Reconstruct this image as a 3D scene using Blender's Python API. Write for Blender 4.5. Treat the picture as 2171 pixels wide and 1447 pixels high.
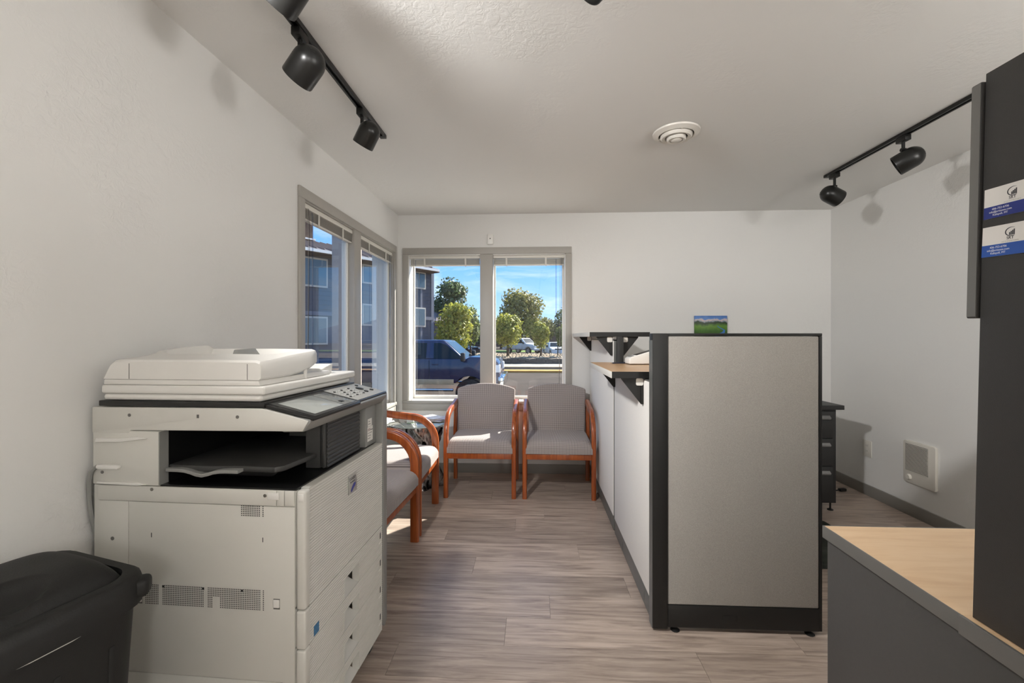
import bpy, bmesh, math, random
from mathutils import Vector, Matrix, Euler
random.seed(7)
for o in list(bpy.data.objects):
    bpy.data.objects.remove(o, do_unlink=True)
SC = bpy.context.scene
COL = SC.collection
PI = math.pi
R = math.radians

# ------------------------------------------------------------------ camera, sky, sun, exposure
CAM_H = 1.28
cam_d = bpy.data.cameras.new('camera')
cam_d.sensor_width = 36.0
cam_d.lens = 930.0 / 2171.0 * 36.0
cam_d.shift_y = -9.5 / 2171.0
cam_d.clip_start = 0.02
cam_d.clip_end = 1500
cam = bpy.data.objects.new('camera', cam_d)
COL.objects.link(cam)
cam.location = (0, 0, CAM_H)
cam.rotation_euler = (R(90), 0, R(2.74))
SC.camera = cam

SC.view_settings.view_transform = 'Standard'
SC.view_settings.look = 'None'
SC.view_settings.gamma = 1.0
SC.view_settings.use_curve_mapping = False
SC.view_settings.exposure = -0.02

FILL_GLOBE_POWER = 58.0  # glow of the added fill globes
FILL_HEAD_W = 120.0  # base power of the added fill head
FILL_HEAD_COL = (1.0, 0.985, 0.97)
SUN_E = 17.0

w = bpy.data.worlds.new('sky')
SC.world = w
w.use_nodes = True
nt = w.node_tree
nt.nodes.clear()
n_out = nt.nodes.new('ShaderNodeOutputWorld')
n_bg = nt.nodes.new('ShaderNodeBackground')
n_tc = nt.nodes.new('ShaderNodeTexCoord')
n_sep = nt.nodes.new('ShaderNodeSeparateXYZ')
n_ramp = nt.nodes.new('ShaderNodeValToRGB')
n_ramp.color_ramp.elements[0].position = 0.0
n_ramp.color_ramp.elements[0].color = (0.50, 0.74, 0.98, 1)
n_ramp.color_ramp.elements[1].position = 0.55
n_ramp.color_ramp.elements[1].color = (0.08, 0.27, 0.72, 1)
e = n_ramp.color_ramp.elements.new(0.16)
e.color = (0.19, 0.48, 0.95, 1)
n_map = nt.nodes.new('ShaderNodeMapping')
n_map.inputs['Scale'].default_value = (2.2, 2.2, 7.5)
n_map.inputs['Rotation'].default_value = (0.0, R(14), 0.0)
n_noi = nt.nodes.new('ShaderNodeTexNoise')
n_noi.inputs['Scale'].default_value = 2.6
n_noi.inputs['Detail'].default_value = 8
n_noi.inputs['Roughness'].default_value = 0.6
n_noi.inputs['Distortion'].default_value = 0.6
n_cr = nt.nodes.new('ShaderNodeValToRGB')
n_cr.color_ramp.elements[0].position = 0.44
n_cr.color_ramp.elements[0].color = (0, 0, 0, 1)
n_cr.color_ramp.elements[1].position = 0.80
n_cr.color_ramp.elements[1].color = (0.75, 0.75, 0.75, 1)
n_mix = nt.nodes.new('ShaderNodeMixRGB')
n_mix.inputs[2].default_value = (0.86, 0.93, 1.0, 1)
nt.links.new(n_tc.outputs['Generated'], n_sep.inputs[0])
nt.links.new(n_sep.outputs['Z'], n_ramp.inputs[0])
nt.links.new(n_tc.outputs['Generated'], n_map.inputs[0])
nt.links.new(n_map.outputs[0], n_noi.inputs['Vector'])
nt.links.new(n_noi.outputs['Fac'], n_cr.inputs[0])
nt.links.new(n_cr.outputs[0], n_mix.inputs[0])
nt.links.new(n_ramp.outputs[0], n_mix.inputs[1])
nt.links.new(n_mix.outputs[0], n_bg.inputs[0])
n_bg.inputs[1].default_value = 1.45
nt.links.new(n_bg.outputs[0], n_out.inputs[0])

sun_d = bpy.data.lights.new('sun', 'SUN')
sun_d.energy = SUN_E
sun_d.angle = R(0.6)
sun_d.color = (1.0, 0.95, 0.87)
sun = bpy.data.objects.new('sun', sun_d)
COL.objects.link(sun)
sun.location = (20, 25, 30)
sun.rotation_euler = Vector((-0.27, -0.33, -0.3465)).to_track_quat('-Z', 'Y').to_euler()

# ------------------------------------------------------------------ helpers
def s2l(c):
    return tuple(((v / 12.92) if v <= 0.04045 else ((v + 0.055) / 1.055) ** 2.4) for v in c)

def hexc(h):
    h = h.lstrip('#')
    return s2l(tuple(int(h[i:i + 2], 16) / 255 for i in (0, 2, 4))) + (1.0,)

MATS = {}

def mat(name, col='#808080', rough=0.5, metal=0.0, spec=0.5, noise=0.0, nscale=20.0, bump=0.0, bscale=60.0, coat=0.0, emis=None, estr=0.0):
    if name in MATS:
        return MATS[name]
    m = bpy.data.materials.new(name)
    m.use_nodes = True
    t = m.node_tree
    b = t.nodes['Principled BSDF']
    c = hexc(col) if isinstance(col, str) else col
    b.inputs['Base Color'].default_value = c
    b.inputs['Roughness'].default_value = rough
    b.inputs['Metallic'].default_value = metal
    b.inputs['Specular IOR Level'].default_value = spec
    b.inputs['Coat Weight'].default_value = coat
    tc = t.nodes.new('ShaderNodeTexCoord')
    if noise > 0:
        nz = t.nodes.new('ShaderNodeTexNoise')
        nz.inputs['Scale'].default_value = nscale
        nz.inputs['Detail'].default_value = 4
        rp = t.nodes.new('ShaderNodeValToRGB')
        rp.color_ramp.elements[0].position = 0.3
        rp.color_ramp.elements[1].position = 0.7
        rp.color_ramp.elements[0].color = tuple(max(0, v * (1 - noise)) for v in c[:3]) + (1,)
        rp.color_ramp.elements[1].color = tuple(min(1, v * (1 + noise)) for v in c[:3]) + (1,)
        t.links.new(tc.outputs['Object'], nz.inputs['Vector'])
        t.links.new(nz.outputs['Fac'], rp.inputs[0])
        t.links.new(rp.outputs[0], b.inputs['Base Color'])
    if bump > 0:
        nb = t.nodes.new('ShaderNodeTexNoise')
        nb.inputs['Scale'].default_value = bscale
        nb.inputs['Detail'].default_value = 3
        bp = t.nodes.new('ShaderNodeBump')
        bp.inputs['Strength'].default_value = bump
        bp.inputs['Distance'].default_value = 0.002
        t.links.new(tc.outputs['Object'], nb.inputs['Vector'])
        t.links.new(nb.outputs['Fac'], bp.inputs['Height'])
        t.links.new(bp.outputs[0], b.inputs['Normal'])
    if emis:
        b.inputs['Emission Color'].default_value = hexc(emis)
        b.inputs['Emission Strength'].default_value = estr
    MATS[name] = m
    return m

def plaster(name, col, strength=0.5, seed=0.0):
    m = mat(name, col, 0.85, spec=0.25)
    t = m.node_tree
    b = t.nodes['Principled BSDF']
    tc = t.nodes.new('ShaderNodeTexCoord')
    mp = t.nodes.new('ShaderNodeMapping')
    mp.inputs['Location'].default_value = (seed, seed * 1.7, seed * 0.6)
    t.links.new(tc.outputs['Object'], mp.inputs[0])
    mask = t.nodes.new('ShaderNodeTexNoise')
    mask.inputs['Scale'].default_value = 2.3
    mask.inputs['Detail'].default_value = 3
    mr = t.nodes.new('ShaderNodeValToRGB')
    mr.color_ramp.elements[0].position = 0.46
    mr.color_ramp.elements[1].position = 0.66
    fine = t.nodes.new('ShaderNodeTexNoise')
    fine.inputs['Scale'].default_value = 34
    fine.inputs['Detail'].default_value = 5
    fine.inputs['Roughness'].default_value = 0.62
    fine.inputs['Distortion'].default_value = 0.7
    fr = t.nodes.new('ShaderNodeValToRGB')
    fr.color_ramp.elements[0].position = 0.40
    fr.color_ramp.elements[1].position = 0.60
    mul = t.nodes.new('ShaderNodeMath')
    mul.operation = 'MULTIPLY'
    broad = t.nodes.new('ShaderNodeTexNoise')
    broad.inputs['Scale'].default_value = 5
    broad.inputs['Detail'].default_value = 4
    add = t.nodes.new('ShaderNodeMath')
    add.operation = 'MULTIPLY_ADD'
    add.inputs[1].default_value = 1.3
    bp = t.nodes.new('ShaderNodeBump')
    bp.inputs['Strength'].default_value = strength
    bp.inputs['Distance'].default_value = 0.0024
    for n in (mask, fine, broad):
        t.links.new(mp.outputs[0], n.inputs['Vector'])
    t.links.new(mask.outputs['Fac'], mr.inputs[0])
    t.links.new(fine.outputs['Fac'], fr.inputs[0])
    t.links.new(mr.outputs[0], mul.inputs[0])
    t.links.new(fr.outputs[0], mul.inputs[1])
    t.links.new(broad.outputs['Fac'], add.inputs[0])
    t.links.new(mul.outputs[0], add.inputs[2])
    t.links.new(add.outputs[0], bp.inputs['Height'])
    t.links.new(bp.outputs[0], b.inputs['Normal'])
    return m

def wood(name, c1, c2, c3, scale=(1.2, 18, 18), rough=0.4, per_object=False, coat=0.0, nscale=3.0, p=(0.3, 0.52, 0.72)):
    if name in MATS:
        return MATS[name]
    m = mat(name, c1, rough, coat=coat)
    t = m.node_tree
    b = t.nodes['Principled BSDF']
    tc = t.nodes.new('ShaderNodeTexCoord')
    mp = t.nodes.new('ShaderNodeMapping')
    mp.inputs['Scale'].default_value = scale
    vec = tc.outputs['Object']
    oi = None
    if per_object:
        oi = t.nodes.new('ShaderNodeObjectInfo')
        vm = t.nodes.new('ShaderNodeVectorMath')
        vm.operation = 'MULTIPLY_ADD'
        cb = t.nodes.new('ShaderNodeCombineXYZ')
        mm = t.nodes.new('ShaderNodeMath')
        mm.operation = 'MULTIPLY'
        mm.inputs[1].default_value = 37.0
        t.links.new(oi.outputs['Random'], mm.inputs[0])
        for i in range(3):
            t.links.new(mm.outputs[0], cb.inputs[i])
        vm.inputs[1].default_value = (1, 1, 1)
        t.links.new(tc.outputs['Object'], vm.inputs[0])
        t.links.new(cb.outputs[0], vm.inputs[2])
        vec = vm.outputs[0]
    nz = t.nodes.new('ShaderNodeTexNoise')
    nz.inputs['Scale'].default_value = nscale
    nz.inputs['Detail'].default_value = 8
    nz.inputs['Roughness'].default_value = 0.62
    nz.inputs['Distortion'].default_value = 0.5
    rp = t.nodes.new('ShaderNodeValToRGB')
    el = rp.color_ramp.elements
    el[0].position = p[0]
    el[0].color = hexc(c3)
    el[1].position = p[2]
    el[1].color = hexc(c1)
    e2 = el.new(p[1])
    e2.color = hexc(c2)
    t.links.new(vec, mp.inputs[0])
    t.links.new(mp.outputs[0], nz.inputs['Vector'])
    t.links.new(nz.outputs['Fac'], rp.inputs[0])
    out = rp.outputs[0]
    if per_object:
        hs = t.nodes.new('ShaderNodeHueSaturation')
        mr = t.nodes.new('ShaderNodeMapRange')
        mr.inputs['To Min'].default_value = 0.86
        mr.inputs['To Max'].default_value = 1.12
        t.links.new(oi.outputs['Random'], mr.inputs['Value'])
        t.links.new(mr.outputs[0], hs.inputs['Value'])
        t.links.new(out, hs.inputs['Color'])
        out = hs.outputs[0]
    t.links.new(out, b.inputs['Base Color'])
    bp = t.nodes.new('ShaderNodeBump')
    bp.inputs['Strength'].default_value = 0.12
    bp.inputs['Distance'].default_value = 0.001
    t.links.new(nz.outputs['Fac'], bp.inputs['Height'])
    t.links.new(bp.outputs[0], b.inputs['Normal'])
    return m

def weave(name, ca, cb_, pitch=0.0085, rough=0.95):
    """diagonal woven upholstery"""
    m = mat(name, ca, rough, spec=0.15)
    t = m.node_tree
    b = t.nodes['Principled BSDF']
    b.inputs['Sheen Weight'].default_value = 0.15
    tc = t.nodes.new('ShaderNodeTexCoord')
    sp = t.nodes.new('ShaderNodeSeparateXYZ')
    t.links.new(tc.outputs['Object'], sp.inputs[0])
    def m2(op, a, bb):
        n = t.nodes.new('ShaderNodeMath')
        n.operation = op
        for i, v in enumerate((a, bb)):
            if v is None:
                continue
            if isinstance(v, (int, float)):
                n.inputs[i].default_value = v
            else:
                t.links.new(v, n.inputs[i])
        return n.outputs[0]
    yz = m2('ADD', sp.outputs['Y'], sp.outputs['Z'])
    k = 2 * PI / pitch
    s1 = m2('SINE', m2('MULTIPLY', m2('ADD', sp.outputs['X'], yz), k * 0.5), None)
    s2 = m2('SINE', m2('MULTIPLY', m2('SUBTRACT', sp.outputs['X'], yz), k * 0.5), None)
    pr = m2('MULTIPLY', s1, s2)
    mr = t.nodes.new('ShaderNodeMapRange')
    mr.inputs['From Min'].default_value = -0.35
    mr.inputs['From Max'].default_value = 0.45
    t.links.new(pr, mr.inputs['Value'])
    mx = t.nodes.new('ShaderNodeMixRGB')
    mx.inputs[1].default_value = hexc(ca)
    mx.inputs[2].default_value = hexc(cb_)
    t.links.new(mr.outputs[0], mx.inputs[0])
    t.links.new(mx.outputs[0], b.inputs['Base Color'])
    bp = t.nodes.new('ShaderNodeBump')
    bp.inputs['Strength'].default_value = 0.35
    bp.inputs['Distance'].default_value = 0.001
    t.links.new(pr, bp.inputs['Height'])
    t.links.new(bp.outputs[0], b.inputs['Normal'])
    return m

def glass(name, tint=(1, 1, 1, 1), gain=1.0, rough=0.0):
    if name in MATS:
        return MATS[name]
    m = bpy.data.materials.new(name)
    m.use_nodes = True
    t = m.node_tree
    t.nodes.clear()
    o = t.nodes.new('ShaderNodeOutputMaterial')
    tr = t.nodes.new('ShaderNodeBsdfTransparent')
    tr.inputs[0].default_value = tint
    gl = t.nodes.new('ShaderNodeBsdfGlossy')
    gl.inputs['Roughness'].default_value = rough
    ge = t.nodes.new('ShaderNodeNewGeometry')
    dt = t.nodes.new('ShaderNodeVectorMath')
    dt.operation = 'DOT_PRODUCT'
    t.links.new(ge.outputs['Incoming'], dt.inputs[0])
    t.links.new(ge.outputs['Normal'], dt.inputs[1])
    def mth(op, a_, b_=None):
        n_ = t.nodes.new('ShaderNodeMath')
        n_.operation = op
        n_.use_clamp = (op == 'MULTIPLY_ADD')
        for i_, v_ in enumerate((a_, b_)):
            if v_ is None:
                continue
            if isinstance(v_, (int, float)):
                n_.inputs[i_].default_value = v_
            else:
                t.links.new(v_, n_.inputs[i_])
        return n_
    c_ = mth('ABSOLUTE', dt.outputs['Value'])
    k_ = mth('SUBTRACT', 1.0, c_.outputs[0])
    p5 = mth('POWER', k_.outputs[0], 5.0)
    fr = mth('MULTIPLY_ADD', p5.outputs[0], 0.96 * gain)     # Schlick reflectance
    fr.inputs[2].default_value = 0.04 * gain
    mx = t.nodes.new('ShaderNodeMixShader')
    t.links.new(fr.outputs[0], mx.inputs[0])
    t.links.new(tr.outputs[0], mx.inputs[1])
    t.links.new(gl.outputs[0], mx.inputs[2])
    t.links.new(mx.outputs[0], o.inputs[0])
    MATS[name] = m
    return m

class MB:
    """collects shapes, links them as ONE mesh object"""
    def __init__(self):
        self.v = []
        self.f = []

    def add(self, vs, fs):
        n = len(self.v)
        self.v += [tuple(p) for p in vs]
        self.f += [tuple(i + n for i in q) for q in fs]
        return self

    def box(self, x0, x1, y0, y1, z0, z1):
        vs = [(x, y, z) for x in (x0, x1) for y in (y0, y1) for z in (z0, z1)]
        return self.add(vs, [(0, 1, 3, 2), (4, 6, 7, 5), (0, 4, 5, 1), (2, 3, 7, 6), (0, 2, 6, 4), (1, 5, 7, 3)])

    def obox(self, M, sx, sy, sz):
        vs = [M @ Vector((x, y, z)) for x in (-sx / 2, sx / 2) for y in (-sy / 2, sy / 2) for z in (-sz / 2, sz / 2)]
        return self.add(vs, [(0, 1, 3, 2), (4, 6, 7, 5), (0, 4, 5, 1), (2, 3, 7, 6), (0, 2, 6, 4), (1, 5, 7, 3)])

    def prism(self, poly, a, b, axis='y'):
        """2D polygon extruded along an axis: 'y' poly=(x,z), 'x' poly=(y,z), 'z' poly=(x,y)"""
        def P(p, t):
            return {'y': (p[0], t, p[1]), 'x': (t, p[0], p[1]), 'z': (p[0], p[1], t)}[axis]
        n = len(poly)
        vs = [P(p, a) for p in poly] + [P(p, b) for p in poly]
        fs = [tuple(range(n - 1, -1, -1)), tuple(range(n, 2 * n))]
        fs += [(i, (i + 1) % n, n + (i + 1) % n, n + i) for i in range(n)]
        return self.add(vs, fs)

    def lathe(self, prof, seg=24, M=None, cap=True):
        M = M or Matrix.Identity(4)
        vs = []
        for r, z in prof:
            for k in range(seg):
                a = 2 * PI * k / seg
                vs.append(M @ Vector((r * math.cos(a), r * math.sin(a), z)))
        fs = []
        for i in range(len(prof) - 1):
            for k in range(seg):
                k2 = (k + 1) % seg
                fs.append((i * seg + k, i * seg + k2, (i + 1) * seg + k2, (i + 1) * seg + k))
        if cap:
            fs.append(tuple(range(seg - 1, -1, -1)))
            fs.append(tuple((len(prof) - 1) * seg + k for k in range(seg)))
        return self.add(vs, fs)

    def cyl(self, p0, p1, r, seg=14, r1=None):
        p0, p1 = Vector(p0), Vector(p1)
        d = p1 - p0
        M = Matrix.Translation(p0) @ d.to_track_quat('Z', 'Y').to_matrix().to_4x4()
        return self.lathe([(r, 0), (r if r1 is None else r1, d.length)], seg, M)

    def tube(self, pts, r, seg=8):
        """r: number or list; rotation-minimising frame"""
        pts = [Vector(p) for p in pts]
        n = len(pts)
        rs = r if isinstance(r, (list, tuple)) else [r] * n
        tang = [(pts[min(i + 1, n - 1)] - pts[max(i - 1, 0)]).normalized() for i in range(n)]
        nrm = tang[0].orthogonal().normalized()
        vs = []
        for i in range(n):
            nrm = (nrm - tang[i] * nrm.dot(tang[i])).normalized()
            bn = tang[i].cross(nrm)
            for k in range(seg):
                a = 2 * PI * k / seg
                vs.append(pts[i] + (nrm * math.cos(a) + bn * math.sin(a)) * rs[i])
        fs = []
        for i in range(n - 1):
            for k in range(seg):
                k2 = (k + 1) % seg
                fs.append((i * seg + k, i * seg + k2, (i + 1) * seg + k2, (i + 1) * seg + k))
        fs.append(tuple(range(seg - 1, -1, -1)))
        fs.append(tuple((n - 1) * seg + k for k in range(seg)))
        return self.add(vs, fs)

    def sweep(self, pts, sec):
        """closed section sec[(u,v)] swept on a planar path in the YZ plane; u along X, v in-plane normal"""
        n = len(pts)
        m = len(sec)
        vs = []
        for i in range(n):
            a = Vector(pts[max(i - 1, 0)])
            c = Vector(pts[min(i + 1, n - 1)])
            t = (c - a).normalized()
            nn = Vector((0, -t.z, t.y))
            for u, v in sec:
                vs.append(Vector(pts[i]) + Vector((u, 0, 0)) + nn * v)
        fs = []
        for i in range(n - 1):
            for k in range(m):
                k2 = (k + 1) % m
                fs.append((i * m + k, i * m + k2, (i + 1) * m + k2, (i + 1) * m + k))
        fs.append(tuple(range(m - 1, -1, -1)))
        fs.append(tuple((n - 1) * m + k for k in range(m)))
        return self.add(vs, fs)

    def build(self, name, material, parent=None, bevel=0.0, seg=2, smooth=35, abs_=False, rot=None, loc=None, sub=0):
        me = bpy.data.meshes.new(name)
        bm = bmesh.new()
        off = Vector((0, 0, 0))
        if abs_ and parent is not None:
            off = Vector(parent.location)
            pp = parent.parent
            while pp:
                off = off + Vector(pp.location)
                pp = pp.parent
        bv = [bm.verts.new(Vector(p) - off) for p in self.v]
        for q in self.f:
            try:
                bm.faces.new([bv[i] for i in q])
            except ValueError:
                pass
        bmesh.ops.recalc_face_normals(bm, faces=bm.faces)
        if bevel > 0:
            ed = [e_ for e_ in bm.edges if len(e_.link_faces) == 2 and e_.calc_face_angle(0) > R(28)]
            bmesh.ops.bevel(bm, geom=ed, offset=bevel, segments=seg, profile=0.5, affect='EDGES', clamp_overlap=True)
        for f_ in bm.faces:
            f_.smooth = True
        for e_ in bm.edges:
            if len(e_.link_faces) == 2 and e_.calc_face_angle(0) > R(smooth):
                e_.smooth = False
        bm.to_mesh(me)
        bm.free()
        ob = bpy.data.objects.new(name, me)
        COL.objects.link(ob)
        if material is not None:
            me.materials.append(material)
        if parent is not None:
            ob.parent = parent
        if loc is not None:
            ob.location = loc
        if rot is not None:
            ob.rotation_euler = rot
        if sub:
            sm = ob.modifiers.new('subdivision', 'SUBSURF')
            sm.levels = sub
            sm.render_levels = sub
        return ob

def tag(o, label=None, cat=None, group=None, kind=None):
    if label:
        o['label'] = label
    if cat:
        o['category'] = cat
    if group:
        o['group'] = group
    if kind:
        o['kind'] = kind
    return o

def thing(name, label, cat, loc=(0, 0, 0), rotz=0.0, group=None, kind=None):
    o = bpy.data.objects.new(name, None)
    o.empty_display_size = 0.1
    COL.objects.link(o)
    o.location = loc
    o.rotation_euler = (0, 0, rotz)
    return tag(o, label, cat, group, kind)

def copy_tree(o, parent=None):
    c = o.copy()
    COL.objects.link(c)
    if parent is not None:
        c.parent = parent
    for ch in o.children:
        copy_tree(ch, c)
    return c

def lettering(name, text, size, material, parent, M, extrude=0.0004, align='LEFT'):
    cu = bpy.data.curves.new('t', 'FONT')
    cu.body = text
    cu.size = size
    cu.align_x = align
    cu.extrude = extrude
    cu.resolution_u = 3
    to = bpy.data.objects.new('t', cu)
    COL.objects.link(to)
    bpy.context.view_layer.update()
    me = bpy.data.meshes.new_from_object(to.evaluated_get(bpy.context.evaluated_depsgraph_get()))
    bpy.data.objects.remove(to, do_unlink=True)
    me.transform(M)
    me.materials.clear()
    me.materials.append(material)
    me.name = name
    ob = bpy.data.objects.new(name, me)
    COL.objects.link(ob)
    ob.parent = parent
    return ob

def arc(cx, cy, r, a0, a1, n):
    return [(cx + r * math.cos(R(a0 + (a1 - a0) * i / n)), cy + r * math.sin(R(a0 + (a1 - a0) * i / n))) for i in range(n + 1)]

def rrect(x0, x1, y0, y1, r, n=5):
    return (arc(x1 - r, y0 + r, r, -90, 0, n) + arc(x1 - r, y1 - r, r, 0, 90, n) +
            arc(x0 + r, y1 - r, r, 90, 180, n) + arc(x0 + r, y0 + r, r, 180, 270, n))

# ------------------------------------------------------------------ materials of the room
m_wall = plaster('white_plaster', '#E5E4E1', 0.5, 0.0)
m_wall_b = plaster('white_plaster_far', '#E5E4E1', 0.4, 5.0)
m_ceil = plaster('ceiling_plaster', '#E9E8E5', 0.28, 11.0)
m_trim = mat('grey_trim_paint', '#A8A49D', 0.45)
m_base = mat('grey_baseboard_paint', '#8E8B85', 0.5)
m_vinyl = mat('white_vinyl', '#EDEBE6', 0.35)
m_plank = wood('vinyl_plank', '#BBAB9E', '#A69689', '#7D6E65', scale=(1.1, 14, 14), rough=0.30, per_object=True, p=(0.30, 0.50, 0.66))
m_pane = glass('window_glass', (0.96, 0.98, 0.97, 1), 1.6)

# ------------------------------------------------------------------ room shell
H = 2.44
BY = 4.13          # back wall
XL, XR = -1.286, 2.71
PHI = 0.0113       # the left wall runs slightly off square
FY = -3.4          # wall behind the camera

sub = MB()
sub.box(-1.6, 2.9, FY - 0.2, BY + 0.2, -0.16, -0.0045)
floor = sub.build('floor', m_plank)
tag(floor, kind='structure')
PW, PL = 0.181, 1.22
meshes = {}
row = 0
y = BY - PW / 2 + 0.04
while y > 0.55:
    x = -1.34 - [0.0, 0.44, 0.83, 0.21, 0.62, 1.02][row % 6]
    while x < XR:
        a, b_ = max(x, -1.34), min(x + PL, XR + 0.01)
        if b_ - a > 0.03:
            ln = round(b_ - a, 3)
            if ln not in meshes:
                q = MB()
                q.box(-ln / 2 + 0.0006, ln / 2 - 0.0006, -PW / 2 + 0.0006, PW / 2 - 0.0006, -0.004, 0.0)
                o = q.build('plank', m_plank, floor)
                meshes[ln] = o.data
            else:
                o = bpy.data.objects.new('plank', meshes[ln])
                COL.objects.link(o)
                o.parent = floor
            o.location = ((a + b_) / 2, y, 0)
        x += PL
    y -= PW
    row += 1

c = MB()
c.box(-1.6, 2.9, FY - 0.2, BY + 0.2, H, H + 0.15)
tag(c.build('ceiling', m_ceil), kind='structure')

def wall_with_hole(mb, axis, plane, thick, u0, u1, v0, v1, hole):
    """slab between plane and plane+thick; axis 'y': u=x ; axis 'x': u=y"""
    a0, a1, b0, b1 = hole
    for (p0, p1, q0, q1) in ((u0, a0, v0, v1), (a1, u1, v0, v1), (a0, a1, v0, b0), (a0, a1, b1, v1)):
        lo, hi = min(plane, plane + thick), max(plane, plane + thick)
        if axis == 'y':
            mb.box(p0, p1, lo, hi, q0, q1)
        else:
            mb.box(lo, hi, p0, p1, q0, q1)

WT = 0.20
# back wall with the double window
BW = (-1.186, 0.305, 0.678, 2.062)      # x0 x1 z0 z1 of the opening
q = MB()
wall_with_hole(q, 'y', BY, WT, -1.45, 2.9, -0.1, H, (BW[0], BW[1], BW[2] - 0.029, BW[3]))
tag(q.build('wall_back', m_wall_b), kind='structure')
# left wall, local frame: origin at the back corner, local -y runs towards the camera
LW_M = Matrix.Translation((XL, BY, 0)) @ Matrix.Rotation(-PHI, 4, 'Z')
LW = (2.43 - BY, 3.99 - BY, 0.678, 2.062)   # local y0 y1 z0 z1
q = MB()
wall_with_hole(q, 'x', 0, -WT, FY - 0.1 - BY, 0.16, -0.1, H, (LW[0], LW[1], LW[2] - 0.029, LW[3]))
o = q.build('wall_left', m_wall)
o.matrix_world = LW_M
tag(o, kind='structure')
q = MB()
q.box(XR, XR + WT, FY - 0.1, BY + 0.1, -0.1, H)
tag(q.build('wall_right', m_wall_b), kind='structure')
q = MB()
q.box(-1.6, 2.9, FY - 0.15, FY, -0.1, H)
tag(q.build('wall_front', m_wall), kind='structure')

# baseboards
q = MB()
q.box(-1.27, XR, BY - 0.013, BY, 0, 0.088)
tag(q.build('baseboard_back', m_base, bevel=0.003), kind='structure')
q = MB()
q.box(XR - 0.013, XR, FY, BY - 0.014, 0, 0.088)
tag(q.build('baseboard_right', m_base, bevel=0.003), kind='structure')
q = MB()
q.box(0, 0.013, FY - BY, -0.014, 0, 0.088)
o = q.build('baseboard_left', m_base, bevel=0.003)
o.matrix_world = LW_M
tag(o, kind='structure')

# ------------------------------------------------------------------ windows
def window(name, M, u0, u1, z0, z1, mul0, mul1, gd, w_):
    """local frame: u along +x, room side is -y, outside is +y; built then placed with M"""
    root = bpy.data.objects.new(name, None)
    COL.objects.link(root)
    root.matrix_world = M
    tag(root, kind='structure')
    t = 0.016
    cw = 0.055
    # casing (mitred look: head over the sides), stool and apron
    for (a, b_, c0, c1) in ((u0 - cw, u1 + cw, z1, z1 + cw + 0.008), (u0 - cw, u0, z0, z1), (u1, u1 + cw, z0, z1)):
        q = MB()
        q.box(a, b_, -t, 0.0, c0, c1)
        q.build('casing', m_trim, root, bevel=0.003)
    q = MB()
    q.box(mul0, mul1, -t * 0.5, gd + 0.03, z0, z1)
    q.build('mullion', m_trim, root, bevel=0.003)
    q = MB()
    q.box(u0 - cw, u1 + cw, -0.024, 0.0, z0 - 0.028, z0)
    q.box(u0, u1, 0.0, gd + 0.02, z0 - 0.028, z0)
    q.build('sill', m_trim, root, bevel=0.003)
    q = MB()
    q.box(u0 - cw, u1 + cw, -t, 0.0, z0 - 0.092, z0 - 0.028)
    q.build('apron', m_trim, root, bevel=0.003)
    # jamb liners
    for (a, b_, c0, c1) in ((u0, u0 + 0.008, z0, z1), (u1 - 0.008, u1, z0, z1), (u0, u1, z1 - 0.008, z1)):
        q = MB()
        q.box(a, b_, 0, gd + 0.03, c0, c1)
        q.build('jamb_liner', m_vinyl if gd > 0.1 else m_trim, root)
    for (a, b_) in ((u0 + 0.008, mul0), (mul1, u1 - 0.008)):
        fr = MB()
        for (p0, p1, c0, c1) in ((a, a + w_, z0, z1), (b_ - w_, b_, z0, z1), (a + w_, b_ - w_, z0, z0 + 0.026), (a + w_, b_ - w_, z1 - w_, z1)):
            fr.box(p0, p1, gd - 0.014, gd + 0.03, c0, c1)
        f_ = fr.build('sash_frame', m_vinyl, root, bevel=0.0015)
        # inner stop bead
        bd = MB()
        for (p0, p1, c0, c1) in ((a + w_, a + w_ + 0.004, z0 + 0.026, z1 - w_), (b_ - w_ - 0.004, b_ - w_, z0 + 0.026, z1 - w_), (a + w_ + 0.004, b_ - w_ - 0.004, z0 + 0.026, z0 + 0.030)):
            bd.box(p0, p1, gd - 0.007, gd + 0.007, c0, c1)
        bd.build('glazing_bead', m_vinyl, f_)
        g = MB()
        g.add([(a + w_, gd, z0 + 0.026), (b_ - w_, gd, z0 + 0.026), (b_ - w_, gd, z1 - w_), (a + w_, gd, z1 - w_)], [(0, 1, 2, 3)])
        g.build('pane', m_pane, f_)
    return root

window('window_2', Matrix.Translation((0, BY, 0)), BW[0], BW[1], BW[2], BW[3], -0.499, -0.378, 0.155, 0.010)
# left window: local +x of the window runs along the wall away from the camera, +y points outside (-X)
LWIN_M = Matrix.Translation((XL, BY, 0)) @ Matrix.Rotation(-PHI, 4, 'Z') @ Matrix.Rotation(R(90), 4, 'Z')
window('window_1', LWIN_M, LW[0], LW[1], LW[2], LW[3], 3.115 - BY, 3.235 - BY, 0.052, 0.014)

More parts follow.
